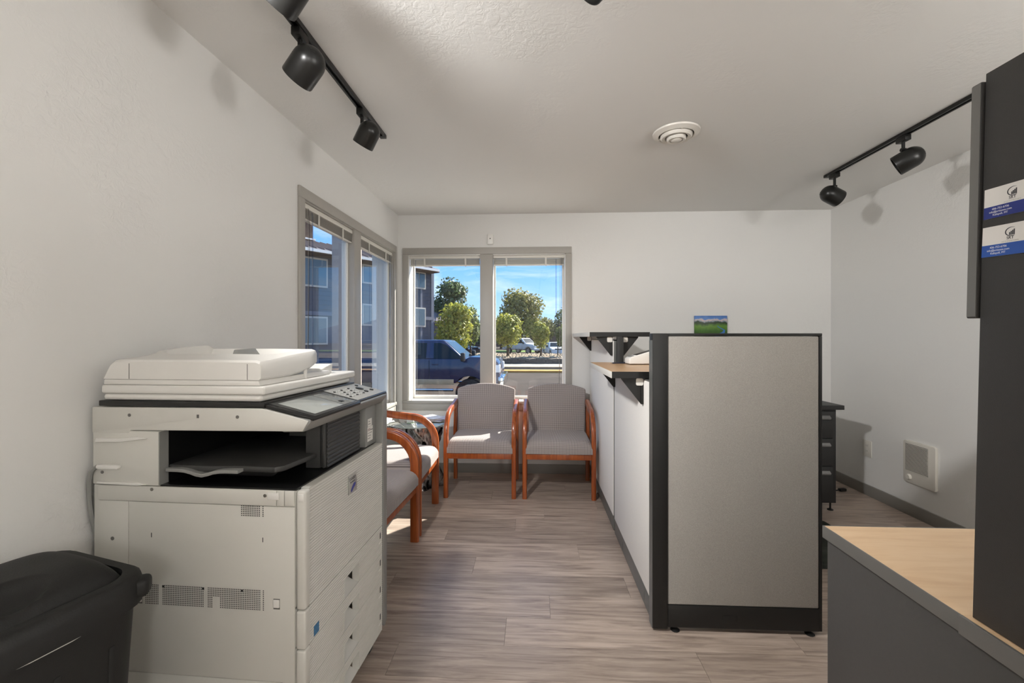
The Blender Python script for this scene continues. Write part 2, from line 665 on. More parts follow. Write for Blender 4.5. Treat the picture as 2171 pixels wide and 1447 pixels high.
# mini blinds, drawn up
m_slat = mat('blind_vinyl', '#D9D5CC', 0.45)
m_slat_d = mat('blind_slat_grey', '#CBC7BE', 0.5)
m_cord = mat('cord_grey', '#9A958C', 0.7)
m_cordd = mat('cord_dark', '#3A3733', 0.7)
m_wand = glass('clear_wand', (0.80, 0.83, 0.9, 1), 1.6)
def blind(M, u0, u1, z1, label, wand_u, cord_u, wand_len, cord_len, clips):
    root = bpy.data.objects.new('mini_blind', None)
    COL.objects.link(root)
    root.matrix_world = M
    tag(root, label, 'blind', 'drawn up mini blinds')
    q = MB()
    q.box(u0, u1, 0.006, 0.038, z1 - 0.030, z1 - 0.002)
    q.build('headrail', m_slat, root, bevel=0.002)
    n = 9
    me = None
    for i in range(n):
        z = z1 - 0.037 - i * 0.0059
        if me is None:
            q = MB()
            q.prism([(0.008, 0.0), (0.022, 0.0026), (0.036, 0.0), (0.036, 0.0012), (0.022, 0.0040), (0.008, 0.0012)], u0 + 0.004, u1 - 0.004, 'x')
            o = q.build('slat', m_slat_d, root)
            me = o.data
        else:
            o = bpy.data.objects.new('slat', me)
            COL.objects.link(o)
            o.parent = root
        o.location = (random.uniform(-0.0015, 0.0015), random.uniform(-0.001, 0.001), z)
    zb = z1 - 0.036 - 6 * 0.0088 - 0.010
    q = MB()
    q.box(u0 + 0.003, u1 - 0.003, 0.010, 0.034, zb, zb + 0.011)
    q.build('bottom_rail', m_slat, root, bevel=0.002)
    for cu_ in clips:
        q = MB()
        q.box(cu_ - 0.008, cu_ + 0.008, 0.000, 0.0055, zb - 0.004, z1 - 0.030)
        q.cyl((cu_, 0.004, zb - 0.004), (cu_ + 0.004, 0.004, zb - 0.012), 0.003, 8)
        q.build('ladder_tape', m_slat, root, bevel=0.002)
    q = MB()
    q.tube([(wand_u, -0.006, z1 - 0.045), (wand_u, -0.010, z1 - 0.07), (wand_u + 0.001, -0.010, z1 - 0.07 - wand_len)], 0.0042, 6)
    q.build('tilt_wand', m_wand, root)
    for k, d in enumerate((0.0, 0.011)):
        q = MB()
        pts = [(cord_u + d, -0.004, z1 - 0.03)]
        for i in range(1, 9):
            s = i / 8
            pts.append((cord_u + d + 0.006 * math.sin(3 * s + k) - 0.018 * s, -0.008, z1 - 0.03 - cord_len * s))
        q.tube(pts, 0.0014, 5)
        q.build('pull_cord', m_cordd if k else m_cord, root)
    return root

MB2 = Matrix.Translation((0, BY, 0))
blind(MB2, BW[0] + 0.010, -0.501, BW[3] - 0.008, 'raised mini blind in the left pane of the back window', -1.115, -1.145, 0.74, 1.42, (-1.03, -0.64))
blind(MB2, -0.376, BW[1] - 0.010, BW[3] - 0.008, 'raised mini blind in the right pane of the back window', 0.215, 0.255, 0.52, 1.30, (-0.25, 0.12))
blind(LWIN_M, LW[0] + 0.010, 3.113 - BY, LW[3] - 0.008, 'raised mini blind in the side window pane nearest the copier', 2.52 - BY, 2.475 - BY, 0.95, 1.25, (2.62 - BY, 2.95 - BY))
blind(LWIN_M, 3.237 - BY, LW[1] - 0.010, LW[3] - 0.008, 'raised mini blind in the side window pane beside the corner', 3.87 - BY, 3.91 - BY, 0.72, 1.40, (3.42 - BY, 3.80 - BY))

# ------------------------------------------------------------------ guest chairs
m_cherry = wood('cherry_wood', '#AC5C2C', '#984C20', '#753416', scale=(14, 14, 1.0), rough=0.28, coat=0.3)
m_weave = weave('woven_upholstery', '#645C5A', '#BDB4B0')

def make_chair(label, group):
    t = thing('guest_chair', label, 'chair', group=group)
    sec = rrect(-0.018, 0.018, -0.027, 0.027, 0.011, 3)
    for s in (-1, 1):
        x = 0.272 * s
        pts = [(x, -0.236, 0.0), (x, -0.236, 0.25), (x, -0.236, 0.46)]
        pts += [(x, p[0], p[1]) for p in arc(-0.236 + 0.19, 0.475, 0.19, 180, 97, 10)]
        pts += [(x, 0.08, 0.679), (x, 0.17, 0.690), (x, 0.232, 0.697)]
        q = MB()
        q.sweep(pts, sec)
        q.build('arm_and_front_leg', m_cherry, t, smooth=50)
        q = MB()
        sec2 = rrect(-0.017, 0.017, -0.022, 0.022, 0.007, 2)
        q.sweep([(x * 1.02, 0.236, 0), (x * 1.02, 0.236, 0.22), (x * 1.02, 0.226, 0.44), (x * 1.02, 0.246, 0.60), (x * 1.02, 0.268, 0.715)], sec2)
        q.build('rear_leg', m_cherry, t, smooth=50)
        q = MB()
        q.box(x - 0.011, x + 0.011, -0.215, 0.22, 0.312, 0.355)
        q.build('side_rail', m_cherry, t, bevel=0.003)
    q = MB()
    q.box(-0.258, 0.258, -0.252, -0.226, 0.310, 0.356)
    q.build('front_rail', m_cherry, t, bevel=0.004)
    q = MB()
    q.box(-0.258, 0.258, 0.222, 0.246, 0.312, 0.355)
    q.build('rear_rail', m_cherry, t, bevel=0.003)
    # seat cushion: lofted crowned pad
    q = MB()
    nx, ny = 22, 26
    top, bot = [], []
    for j in range(ny + 1):
        for i in range(nx + 1):
            u, v = math.sin(PI / 2 * (-1 + 2 * i / nx)), math.sin(PI / 2 * (-1 + 2 * j / ny))
            ex = 1 - abs(u) ** 16
            ey = 1 - (abs(v) ** (9 if v < 0 else 14))
            hgt = max(0, ex) ** 0.45 * max(0, ey) ** 0.55
            xx, yy = u * 0.262, -0.030 + v * 0.232
            if v < -0.9:
                yy += 0.0
            top.append((xx, yy, 0.398 + 0.062 * hgt + 0.006 * (1 - u * u)))
            bot.append((xx, yy, 0.3575))
    W_ = nx + 1
    n0 = len(top)
    fs = []
    for j in range(ny):
        for i in range(nx):
            a = j * W_ + i
            fs.append((a, a + 1, a + W_ + 1, a + W_))
            fs.append((n0 + a, n0 + a + W_, n0 + a + W_ + 1, n0 + a + 1))
    rim = [i for i in range(W_)] + [j * W_ + nx for j in range(1, ny + 1)] + [ny * W_ + i for i in range(nx - 1, -1, -1)] + [j * W_ for j in range(ny - 1, 0, -1)]
    for k in range(len(rim)):
        a, b_ = rim[k], rim[(k + 1) % len(rim)]
        fs.append((a, b_, n0 + b_, n0 + a))
    q.add(top + bot, fs)
    q.build('seat', m_weave, t, smooth=70)
    # backrest with a gently crowned top
    poly = [(-0.246, 0.0), (0.246, 0.0)]
    for i in range(17):
        u = 1 - 2 * i / 16
        poly.append((0.262 * u * (1.0), 0.382 + 0.048 * (1 - abs(u) ** 2.2)))
    q = MB()
    q.prism(poly, -0.032, 0.030, 'y')
    q.build('backrest', m_weave, t, bevel=0.016, seg=3, smooth=50, loc=(0, 0.188, 0.436), rot=(R(-11), 0, 0))
    q = MB()
    q.prism([(-0.235, 0.02), (0.235, 0.02), (0.25, 0.35), (-0.25, 0.35)], 0.031, 0.040, 'y')
    q.build('back_board', m_cherry, t, bevel=0.002, loc=(0, 0.188, 0.436), rot=(R(-11), 0, 0))
    return t

ch = make_chair('grey upholstered cherry guest chair under the middle of the back window', 'cherry guest chairs')
ch.location = (-0.424, 3.722, 0)
def place(label, x, y, rz):
    c_ = copy_tree(ch)
    c_.location = (x, y, 0)
    c_.rotation_euler = (0, 0, rz)
    c_['label'] = label
    return c_
place('grey upholstered cherry guest chair tucked against the white reception panel', 0.208, 3.722, R(-0.6))
place('cherry guest chair with sunlit seat between side table and copier', -0.985, 3.075, R(90.6))
place('shaded cherry guest chair mostly hidden behind the copier', -0.990, 2.460, R(87.1))

# ------------------------------------------------------------------ side table, magazines, plant
m_tglass = glass('table_glass', (0.86, 0.93, 0.92, 1), 2.0)
TT = (-0.985, 3.735)
t = thing('side_table', 'glass topped side table on a silvered tree stump in the corner', 'table', (TT[0], TT[1], 0))
q = MB()
q.lathe([(0.245, 0.540), (0.250, 0.543), (0.250, 0.549), (0.245, 0.552)], 48)
q.build('table_top', m_tglass, t)
stump = bpy.data.materials.new('silvered_stump')
stump.use_nodes = True
st = stump.node_tree
b = st.nodes['Principled BSDF']
tc = st.nodes.new('ShaderNodeTexCoord')
mp = st.nodes.new('ShaderNodeMapping')
mp.inputs['Scale'].default_value = (7, 7, 2.6)
nz = st.nodes.new('ShaderNodeTexNoise')
nz.inputs['Scale'].default_value = 1.7
nz.inputs['Detail'].default_value = 5
nz.inputs['Distortion'].default_value = 1.6
rp = st.nodes.new('ShaderNodeValToRGB')
rp.color_ramp.elements[0].position = 0.40
rp.color_ramp.elements[0].color = hexc('#141210')
rp.color_ramp.elements[1].position = 0.52
rp.color_ramp.elements[1].color = hexc('#D9DADA')
e2 = rp.color_ramp.elements.new(0.62)
e2.color = hexc('#8A8C8C')
e3 = rp.color_ramp.elements.new(0.70)
e3.color = hexc('#7A3E18')
st.links.new(tc.outputs['Object'], mp.inputs[0])
st.links.new(mp.outputs[0], nz.inputs['Vector'])
st.links.new(nz.outputs['Fac'], rp.inputs[0])
st.links.new(rp.outputs[0], b.inputs['Base Color'])
b.inputs['Metallic'].default_value = 0.75
b.inputs['Roughness'].default_value = 0.22
q = MB()
NS = 36
prof = []
for j in range(25):
    z = 0.539 * j / 24
    for k in range(NS):
        a = 2 * PI * k / NS
        tw = a + z * 1.8
        base = 0.125 + 0.07 * (abs(z / 0.54 - 0.45) * 2) ** 1.7
        rr = base * (1 + 0.22 * math.sin(3 * tw + 1.0) + 0.13 * math.sin(5 * tw + 9 * z) + 0.06 * math.sin(11 * tw + 14 * z))
        prof.append((rr * math.cos(a) + 0.03 * math.sin(6 * z), rr * math.sin(a) + 0.02 * math.cos(7 * z), z))
fs = []
for j in range(24):
    for k in range(NS):
        k2 = (k + 1) % NS
        fs.append((j * NS + k, j * NS + k2, (j + 1) * NS + k2, (j + 1) * NS + k))
fs.append(tuple(range(NS - 1, -1, -1)))
fs.append(tuple(24 * NS + k for k in range(NS)))
q.add(prof, fs)
q.build('stump_base', stump, t, smooth=80)

mags = [('white magazine with pink cover lying lowest on the glass table', '#D9C4C0', 0.0, 0.03, 12, 0.006),
        ('lavender grey magazine in the pile on the glass table', '#B9B6CC', 0.02, 0.0, -18, 0.005),
        ('brown and cream magazine in the pile on the glass table', '#B79C86', -0.03, -0.02, 30, 0.005),
        ('pale violet magazine second from the top of the table pile', '#C9C6DC', 0.03, 0.01, 5, 0.004),
        ('crumpled white paper on top of the magazine pile', '#EEECEA', 0.0, 0.03, -40, 0.002)]
mz = 0.5525
for lb, colr, dx, dy, an, th in mags:
    mt = mat('paper_' + colr[1:], colr, 0.4, noise=0.25, nscale=22)
    mg = thing('magazine', lb, 'magazine', (TT[0] + 0.105 + dx, TT[1] + 0.05 + dy, mz), R(an), 'magazines on the side table')
    q = MB()
    q.box(-0.10, 0.10, -0.072, 0.072, 0, th)
    q.build('pages', mat('page_white', '#E6E3DD', 0.7), mg)
    q = MB()
    q.box(-0.1015, 0.1015, -0.0735, 0.0735, th, th + 0.0006)
    q.build('cover', mt, mg)
    mz += th + 0.0012
pl = thing('succulent', 'small bright green succulent in a low white pot on the table', 'plant', (-1.075, 3.80, 0.5525))
q = MB()
q.lathe([(0.030, 0), (0.036, 0.025), (0.032, 0.026)], 20)
q.build('pot', m_vinyl, pl)
m_leaf = mat('bright_leaf', '#7FC227', 0.5, noise=0.3, nscale=60)
lme = None
for k in range(16):
    a = k * 2.4
    tilt = 0.35 + 0.06 * k
    q = MB()
    if lme is None:
        q.lathe([(0.001, 0), (0.0075, 0.014), (0.006, 0.026), (0.0006, 0.034)], 8)
        o = q.build('leaf', m_leaf, pl)
        lme = o.data
    else:
        o = bpy.data.objects.new('leaf', lme)
        COL.objects.link(o)
        o.parent = pl
    o.location = (0.008 * math.cos(a), 0.008 * math.sin(a), 0.022)
    o.rotation_euler = (0, tilt, a)

# ------------------------------------------------------------------ reception station
m_black = mat('black_frame_metal', '#151514', 0.5, noise=0.05, nscale=90)
m_gun = mat('gunmetal_trim', '#6E706E', 0.35, metal=0.35)
m_fab_g = mat('grey_panel_fabric', '#A09C96', 0.95, spec=0.1, noise=0.14, nscale=420, bump=0.5, bscale=480)
m_fab_w = mat('white_panel_fabric', '#E6E3DE', 0.92, spec=0.1, noise=0.03, nscale=300, bump=0.2, bscale=420)
m_maple = wood('maple_laminate', '#D9B48C', '#D0A87E', '#C09768', scale=(1.0, 9, 9), rough=0.3, p=(0.25, 0.5, 0.75))
m_edge_w = mat('pale_edge_band', '#DEDBD4', 0.35)

PX0, PX1, PY0, PY1, PZ = 0.520, 1.236, 1.935, 1.990, 1.296
t = thing('partition_end_panel', 'free standing grey fabric partition panel with black frame and base', 'partition', (PX0, PY0, 0))
q = MB(); q.box(PX0, PX0 + 0.066, PY0, PY1, 0.012, PZ)
q.build('corner_post', m_black, t, bevel=0.003, abs_=True)
q = MB(); q.box(PX0 + 0.066, PX1, PY0 + 0.002, PY1, PZ - 0.012, PZ)
q.build('top_rail', m_black, t, bevel=0.002, abs_=True)
q = MB(); q.box(PX1 - 0.012, PX1, PY0 + 0.002, PY1, 0.02, PZ - 0.012)
q.build('side_rail', m_black, t, bevel=0.002, abs_=True)
q = MB(); q.box(PX0 + 0.066, PX1 - 0.012, PY0 + 0.001, PY1, 0.020, 0.116)
q.build('base_cover', m_black, t, bevel=0.002, abs_=True)
q = MB(); q.box(PX0 + 0.30, PX0 + 0.36, PY0 - 0.0006, PY0 + 0.001, 0.045, 0.078)
q.build('outlet_knockout', m_black, t, bevel=0.0004, abs_=True)
q = MB(); q.box(PX0 + 0.0665, PX1 - 0.0125, PY0 + 0.004, PY1 - 0.003, 0.1165, PZ - 0.0125)
q.build('fabric_insert', m_fab_g, t, bevel=0.005, seg=3, abs_=True)
q = MB(); q.box(PX0 - 0.0015, PX0, PY0 + 0.004, PY1 - 0.002, 0.012, PZ - 0.03)
q.build('post_trim', m_gun, t, abs_=True)
for x in (PX0 + 0.10, PX1 - 0.045):
    q = MB()
    q.cyl((x, PY0 + 0.027, 0.006), (x, PY0 + 0.027, 0.022), 0.008)
    q.lathe([(0.018, 0), (0.020, 0.003), (0.010, 0.008)], 16, Matrix.Translation((x, PY0 + 0.015, 0)))
    q.build('levelling_foot', m_black, t, abs_=True)

def side_panel(label, y0, y1, top, post_h):
    t = thing('reception_panel', label, 'partition', (0.53, (y0 + y1) / 2, 0), group='white reception panels')
    x0, x1 = 0.528, 0.578
    q = MB(); q.box(x0, x1, y0 + 0.002, y1 - 0.002, 0.012, 0.098)
    q.build('base_cover', m_gun, t, bevel=0.002, abs_=True)
    for k in range(2):
        q = MB(); q.box(x0 - 0.0006, x0 + 0.001, y0 + 0.12 + 0.5 * k, y0 + 0.121 + 0.5 * k, 0.03, 0.07)
        q.build('base_joint', m_black, t, abs_=True)
    q = MB(); q.box(x0, x1, y0, y1, 0.099, 0.106)
    q.box(x0 + 0.002, x1, y0, y0 + 0.004, 0.106, top)
    q.box(x0 + 0.002, x1, y1 - 0.004, y1, 0.106, top)
    q.box(x0, x1, y0, y1, top - 0.006, top)
    q.build('panel_frame', m_gun, t, abs_=True)
    q = MB(); q.box(x0 - 0.003, x1 + 0.003, y0 + 0.0045, y1 - 0.0045, 0.107, top - 0.007)
    q.build('fabric_insert', m_fab_w, t, bevel=0.003, abs_=True)
    return t
side_panel('tall white fabric reception panel beside the guest chairs', 2.905, 4.095, 1.262, 0)
side_panel('lower white fabric reception panel next to the grey end partition', 1.992, 2.865, 1.082, 0)
t = tag(MB().box(0.545, 0.585, 2.867, 2.903, 0.012, 1.281).build('connector_post', m_black, bevel=0.002),
        'black connector post between the two white reception panels', 'post')

def bracket(mb, x, y, z, w_, hgt, s):
    """triangular plate: from x outwards by s*w_, hanging hgt below z"""
    mb.prism([(x, z), (x + s * w_, z), (x + s * w_, z - 0.006), (x + s * 0.012, z - hgt), (x, z - hgt)], y - 0.0015, y + 0.0015, 'y')
    mb.box(min(x, x + s * 0.012), max(x, x + s * 0.012), y - 0.006, y + 0.006, z - hgt, z)

def counter(label, y0, y1, z0, z1, brackets, bx):
    t = thing('transaction_counter', label, 'counter', (0.565, y0, z0), group='transaction counters')
    x0, x1 = 0.368, 0.762
    q = MB(); q.box(x0 + 0.003, x1 - 0.003, y0 + 0.003, y1, z0, z1)
    q.build('worktop', m_maple, t, abs_=True)
    q = MB(); q.box(x0, x0 + 0.003, y0, y1, z0, z1)
    q.build('edge_band', m_edge_w, t, bevel=0.001, abs_=True)
    q = MB(); q.box(x0 + 0.0031, x1 - 0.003, y0, y0 + 0.003, z0, z1)
    q.build('edge_band', m_black, t, abs_=True)
    q = MB(); q.box(x1 - 0.003, x1, y0, y1, z0, z1)
    q.build('edge_band', m_black, t, abs_=True)
    for (yy, s) in brackets:
        xb = 0.5245 if s < 0 else 0.5865
        q = MB()
        bracket(q, xb, yy, z0, 0.105, 0.125, s)
        br = q.build('bracket', m_black, t, abs_=True)
        q = MB()
        q.prism(rrect(0, 0.034, 0, 0.034, 0.007, 2), -0.004, 0.004, 'y')
        q.build('clip', m_edge_w, t, loc=(xb + (-0.036 if s < 0 else 0.002) - 0.565, yy - 0.004 - y0, -0.036))
    return t
counter('upper transaction counter on the tall reception panel', 2.90, 4.10, 1.282, 1.312, [(2.925, -1), (2.925, 1), (3.98, -1)], 0)
counter('lower transaction counter beside the card terminal', 2.085, 2.862, 1.086, 1.117, [(2.115, -1), (2.835, -1)], 0)

t = thing('card_terminal', 'white card terminal with sloping black screen on the lower counter', 'card terminal', (0.66, 2.66, 1.117), R(6))
q = MB()
q.prism([(-0.10, 0.004), (0.10, 0.004), (0.10, 0.088), (0.085, 0.096), (-0.085, 0.046), (-0.10, 0.036)], -0.045, 0.045, 'y')
q.build('body', m_vinyl, t, bevel=0.006, seg=3)
q = MB()
q.box(-0.095, 0.095, -0.04, 0.04, 0, 0.006)
q.build('base_pad', m_black, t, bevel=0.002)
q = MB()
an = math.atan2(0.05, 0.17)
q.obox(Matrix.Translation((0.012, 0, 0.0735)) @ Matrix.Rotation(-an, 4, 'Y'), 0.135, 0.07, 0.004)
q.build('screen', mat('dark_screen', '#141414', 0.15), t, bevel=0.001)
q = MB()
q.obox(Matrix.Translation((-0.078, 0, 0.0495)) @ Matrix.Rotation(-an, 4, 'Y'), 0.02, 0.06, 0.003)
q.build('paper_slot', mat('slot_grey', '#8D8D8B', 0.4), t)
pen = thing('pen', 'dark blue pen lying on the lower counter by the terminal', 'pen', (0.52, 2.70, 1.122), R(12))
q = MB(); q.cyl((-0.04, 0, 0), (0.045, 0, 0), 0.0042, 10)
q.build('barrel', mat('pen_dark', '#1C1F33', 0.3), pen)
q = MB(); q.cyl((-0.052, 0, 0), (-0.04, 0, 0), 0.001, 8, 0.004)
q.build('tip', mat('pen_tip', '#B8B8B8', 0.25, metal=1), pen)

# small landscape print on the back wall, seen over the partition
pm = bpy.data.materials.new('landscape_print')
pm.use_nodes = True
pt = pm.node_tree
pb = pt.nodes['Principled BSDF']
pb.inputs['Roughness'].default_value = 0.4
tc = pt.nodes.new('ShaderNodeTexCoord')
sp = pt.nodes.new('ShaderNodeSeparateXYZ')
nz = pt.nodes.new('ShaderNodeTexNoise')
nz.inputs['Scale'].default_value = 26
nz.inputs['Detail'].default_value = 6
ad = pt.nodes.new('ShaderNodeMath'); ad.operation = 'MULTIPLY_ADD'; ad.inputs[1].default_value = 0.055
rp = pt.nodes.new('ShaderNodeValToRGB')
els = rp.color_ramp.elements
els[0].position = 0.0; els[0].color = hexc('#27401B')
els[1].position = 1.0; els[1].color = hexc('#3D6FB5')
for ps, cc in ((0.30, '#3E6A1F'), (0.50, '#5F8A2C'), (0.64, '#2B4424'), (0.70, '#24351F'), (0.745, '#8C96A2'), (0.80, '#C9B6B0'), (0.85, '#5E86C4')):
    e2 = els.new(ps); e2.color = hexc(cc)
mrp = pt.nodes.new('ShaderNodeMapRange')
mrp.inputs['From Min'].default_value = 0.0 + 0.0275
mrp.inputs['From Max'].default_value = 0.195 + 0.0275
pt.links.new(tc.outputs['Object'], sp.inputs[0])
pt.links.new(tc.outputs['Object'], nz.inputs['Vector'])
pt.links.new(nz.outputs['Fac'], ad.inputs[0])
pt.links.new(sp.outputs['Z'], ad.inputs[2])
pt.links.new(ad.outputs[0], mrp.inputs['Value'])
pt.links.new(mrp.outputs[0], rp.inputs[0])
pt.links.new(rp.outputs[0], pb.inputs['Base Color'])
t = thing('landscape_print', 'small canvas print of a green meadow, stream and snowy mountains', 'picture', (1.632, BY - 0.001, 1.280))
q = MB(); q.box(-0.146, 0.146, -0.022, 0.0, 0.0, 0.195)
q.build('canvas', pm, t, bevel=0.002)
q = MB()
rv = [(0.02, 0.0), (0.05, 0.022), (0.10, 0.045), (0.112, 0.062), (0.085, 0.078), (0.06, 0.092), (0.057, 0.104), (0.062, 0.104), (0.068, 0.093), (0.096, 0.080), (0.126, 0.064), (0.124, 0.040), (0.085, 0.014), (0.06, 0.0)]
q.prism(rv, -0.0226, -0.022, 'y')
q.build('painted_stream', mat('stream_blue', '#2F6FB8', 0.4), t)

# dark desk pedestal and return behind the partition
m_dk = mat('charcoal_laminate', '#2A2A2A', 0.45)
t = thing('desk_pedestal', 'black drawer pedestal with overhanging top behind the partition', 'desk', (1.98, 3.62, 0))
q = MB(); q.box(1.20, 2.262, 3.30, 3.98, 0.750, 0.782)
q.build('worktop', m_dk, t, bevel=0.002, abs_=True)
q = MB(); q.box(1.80, 2.225, 3.335, 3.95, 0.06, 0.750)
q.build('body', m_dk, t, bevel=0.002, abs_=True)
for k, (z0, z1) in enumerate(((0.54, 0.735), (0.335, 0.535), (0.075, 0.330))):
    q = MB(); q.box(1.803, 2.195, 3.318, 3.334, z0, z1)
    d_ = q.build('drawer', m_dk, t, bevel=0.002, abs_=True)
    q = MB(); q.prism([(3.318, z1 - 0.03), (3.300, z1 - 0.045), (3.303, z1 - 0.055), (3.318, z1 - 0.06)], 2.09, 2.17, 'x')
    q.build('pull', mat('pull_grey', '#8C8C8A', 0.35, metal=0.5), d_, abs_=False, loc=(-1.98, -3.62, 0))
for x in (1.84, 2.20):
    for y in (3.36, 3.92):
        q = MB(); q.lathe([(0.02, 0), (0.02, 0.006), (0.006, 0.012), (0.006, 0.06)], 14, Matrix.Translation((x, y, 0)))
        q.build('foot', m_black, t, abs_=True)
q = MB(); q.box(1.22, 1.25, 3.32, 3.95, 0.0, 0.750)
q.build('end_support', m_dk, t, bevel=0.002, abs_=True)

q = MB()
pts = []
for i in range(26):
    s = i / 25
    a = -0.6 + s * 5.6
    pts.append((2.29 + 0.09 * math.cos(a) + 0.05 * s, 3.78 - 0.02 * s + 0.03 * math.sin(a), 0.075 + 0.070 * math.sin(a) if s < 0.85 else 0.006 + 0.02 * (1 - s)))
pts2 = [(2.268, 3.71, 0.162), (2.285, 3.722, 0.162), (2.32, 3.74, 0.14), (2.36, 3.75, 0.10), (2.37, 3.74, 0.06), (2.34, 3.70, 0.02), (2.295, 3.66, 0.006), (2.275, 3.68, 0.006), (2.31, 3.72, 0.006), (2.40, 3.74, 0.006), (2.50, 3.76, 0.008), (2.54, 3.765, 0.012)]
def smooth_path(p, n=6):
    p = [Vector(v) for v in p]
    out = []
    for i in range(len(p) - 1):
        p0, p1, p2, p3 = p[max(i - 1, 0)], p[i], p[i + 1], p[min(i + 2, len(p) - 1)]
        for k in range(n):
            s = k / n
            out.append(0.5 * ((2 * p1) + (p2 - p0) * s + (2 * p0 - 5 * p1 + 4 * p2 - p3) * s * s + (3 * p1 - p0 - 3 * p2 + p3) * s ** 3))
    out.append(p[-1])
    return out
t = thing('power_cable', 'loop of black power cable on the floor by the right wall', 'cable', (2.30, 3.70, 0))
q = MB(); q.tube(smooth_path(pts2), 0.0045, 7)
q.build('cord', m_black, t, abs_=True)
q = MB(); q.obox(Matrix.Translation((2.565, 3.77, 0.013)) @ Matrix.Rotation(R(12), 4, 'Z'), 0.06, 0.028, 0.022)
q.build('plug', m_black, t, bevel=0.004, abs_=True)

# clear chair mat
q = MB()
q.prism(rrect(1.28, 2.02, 2.50, 3.16, 0.03, 4), 0.0005, 0.0035, 'z')
o = q.build('chair_mat', glass('mat_vinyl', (0.62, 0.68, 0.66, 1), 2.0, 0.12))
tag(o, 'clear plastic chair mat on the floor behind the partition', 'mat')

# ------------------------------------------------------------------ copier
m_cop = mat('copier_ivory', '#D2D0C9', 0.5, bump=0.12, bscale=700)
m_cop_l = mat('copier_lid_ivory', '#E4E2DD', 0.45, bump=0.08, bscale=700)
m_cop_g = mat('copier_mid_grey', '#8B8B88', 0.4)
m_cop_d = mat('copier_charcoal', '#3B3B3A', 0.42)
m_cop_k = mat('copier_black', '#161616', 0.3)
m_dim = mat('dimple_shadow_grey', '#6F6D69', 0.6)
CN = (-0.650, 1.205, 0)
cp = thing('copier', 'large ivory office copier with four paper drawers against left wall', 'copier', CN, R(-2.45))
XB = -0.648
# lower cabinet
q = MB(); q.box(XB, -0.066, 0.004, 0.572, 0.085, 0.300)
q.build('stand_cabinet', m_cop, cp, bevel=0.003)
q = MB(); q.box(XB, -0.066, 0.004, 0.572, 0.302, 0.845)
q.build('main_cabinet', m_cop, cp, bevel=0.003)
q = MB(); q.box(-0.532, -0.021, 0.0, 0.0045, 0.304, 0.800)
sp_ = q.build('side_cover', m_cop, cp, bevel=0.0015)
q = MB(); q.box(-0.628, -0.534, 0.001, 0.0045, 0.304, 0.800)
q.build('rear_cover', m_cop, cp, bevel=0.0015)
q = MB(); q.box(-0.628, -0.075, -0.002, 0.0045, 0.802, 0.846)
q.build('side_band', m_cop, cp, bevel=0.0015)
for (a, b_) in ((-0.0735, -0.052), (-0.0505, -0.022)):
    q = MB(); q.box(a, b_, -0.002, 0.0045, 0.802, 0.846)
    q.build('hinge_cap', m_cop, cp, bevel=0.002)
q = MB(); q.box(-0.100, -0.066, -0.0045, -0.002, 0.820, 0.840)
q.build('latch_cap', m_cop_l, cp, bevel=0.004)
# rear tower beside the output bay
q = MB(); q.box(XB, -0.437, 0.0, 0.572, 0.847, 1.006)
q.build('rear_tower', m_cop, cp, bevel=0.004)
q = MB(); q.prism(rrect(-0.628, -0.556, 0.894, 0.907, 0.006, 4), -0.010, 0.002, 'y')
q.build('cord_ledge', m_cop_l, cp, bevel=0.003)
q = MB(); q.prism([(-0.628, 0.850), (-0.50, 0.848), (-0.470, 0.851), (-0.50, 0.856), (-0.628, 0.857)], -0.007, 0.002, 'y')
q.build('grip_ridge', m_cop_l, cp, bevel=0.002)
q = MB(); q.prism([(-0.634, 0.972), (-0.55, 0.974), (-0.47, 0.985), (-0.50, 0.990), (-0.56, 0.984), (-0.630, 0.984)], -0.007, 0.002, 'y')
q.build('grip_ridge', m_cop_l, cp, bevel=0.002)
# output bay
q = MB()
q.box(-0.437, -0.03, 0.545, 0.572, 0.846, 1.006)
q.box(-0.4365, -0.4345, 0.03, 0.545, 0.850, 1.004)
q.box(-0.437, -0.02, 0.006, 0.545, 0.845, 0.850)
q.build('bay_lining', m_cop_k, cp)
q = MB(); q.box(-0.4365, -0.4335, 0.0, 0.030, 0.850, 1.004)
q.build('bay_jamb', m_cop_g, cp)
q = MB()
q.box(-0.30, -0.06, 0.420, 0.428, 0.852, 0.965)
q.build('exit_wall', mat('exit_wall_grey', '#5E5E5C', 0.45), cp)
me = None
for k in range(8):
    q = MB()
    if me is None:
        q.box(-0.006, 0.006, -0.006, 0.0, -0.045, 0.0)
        o = q.build('exit_finger', m_cop_k, cp)
        me = o.data
    else:
        o = bpy.data.objects.new('exit_finger', me); COL.objects.link(o); o.parent = cp
    o.location = (-0.285 + 0.028 * k, 0.4199, 0.972 - (0.004 if k % 2 else 0))
for x in (-0.225, -0.125):
    q = MB(); q.box(x - 0.0025, x + 0.0025, 0.413, 0.4199, 0.852, 0.955)
    q.build('guide_rail', m_cop_g, cp, bevel=0.001)
q = MB(); q.box(-0.30, -0.04, 0.405, 0.412, 0.974, 0.982)
q.build('exit_bar', m_cop_g, cp)
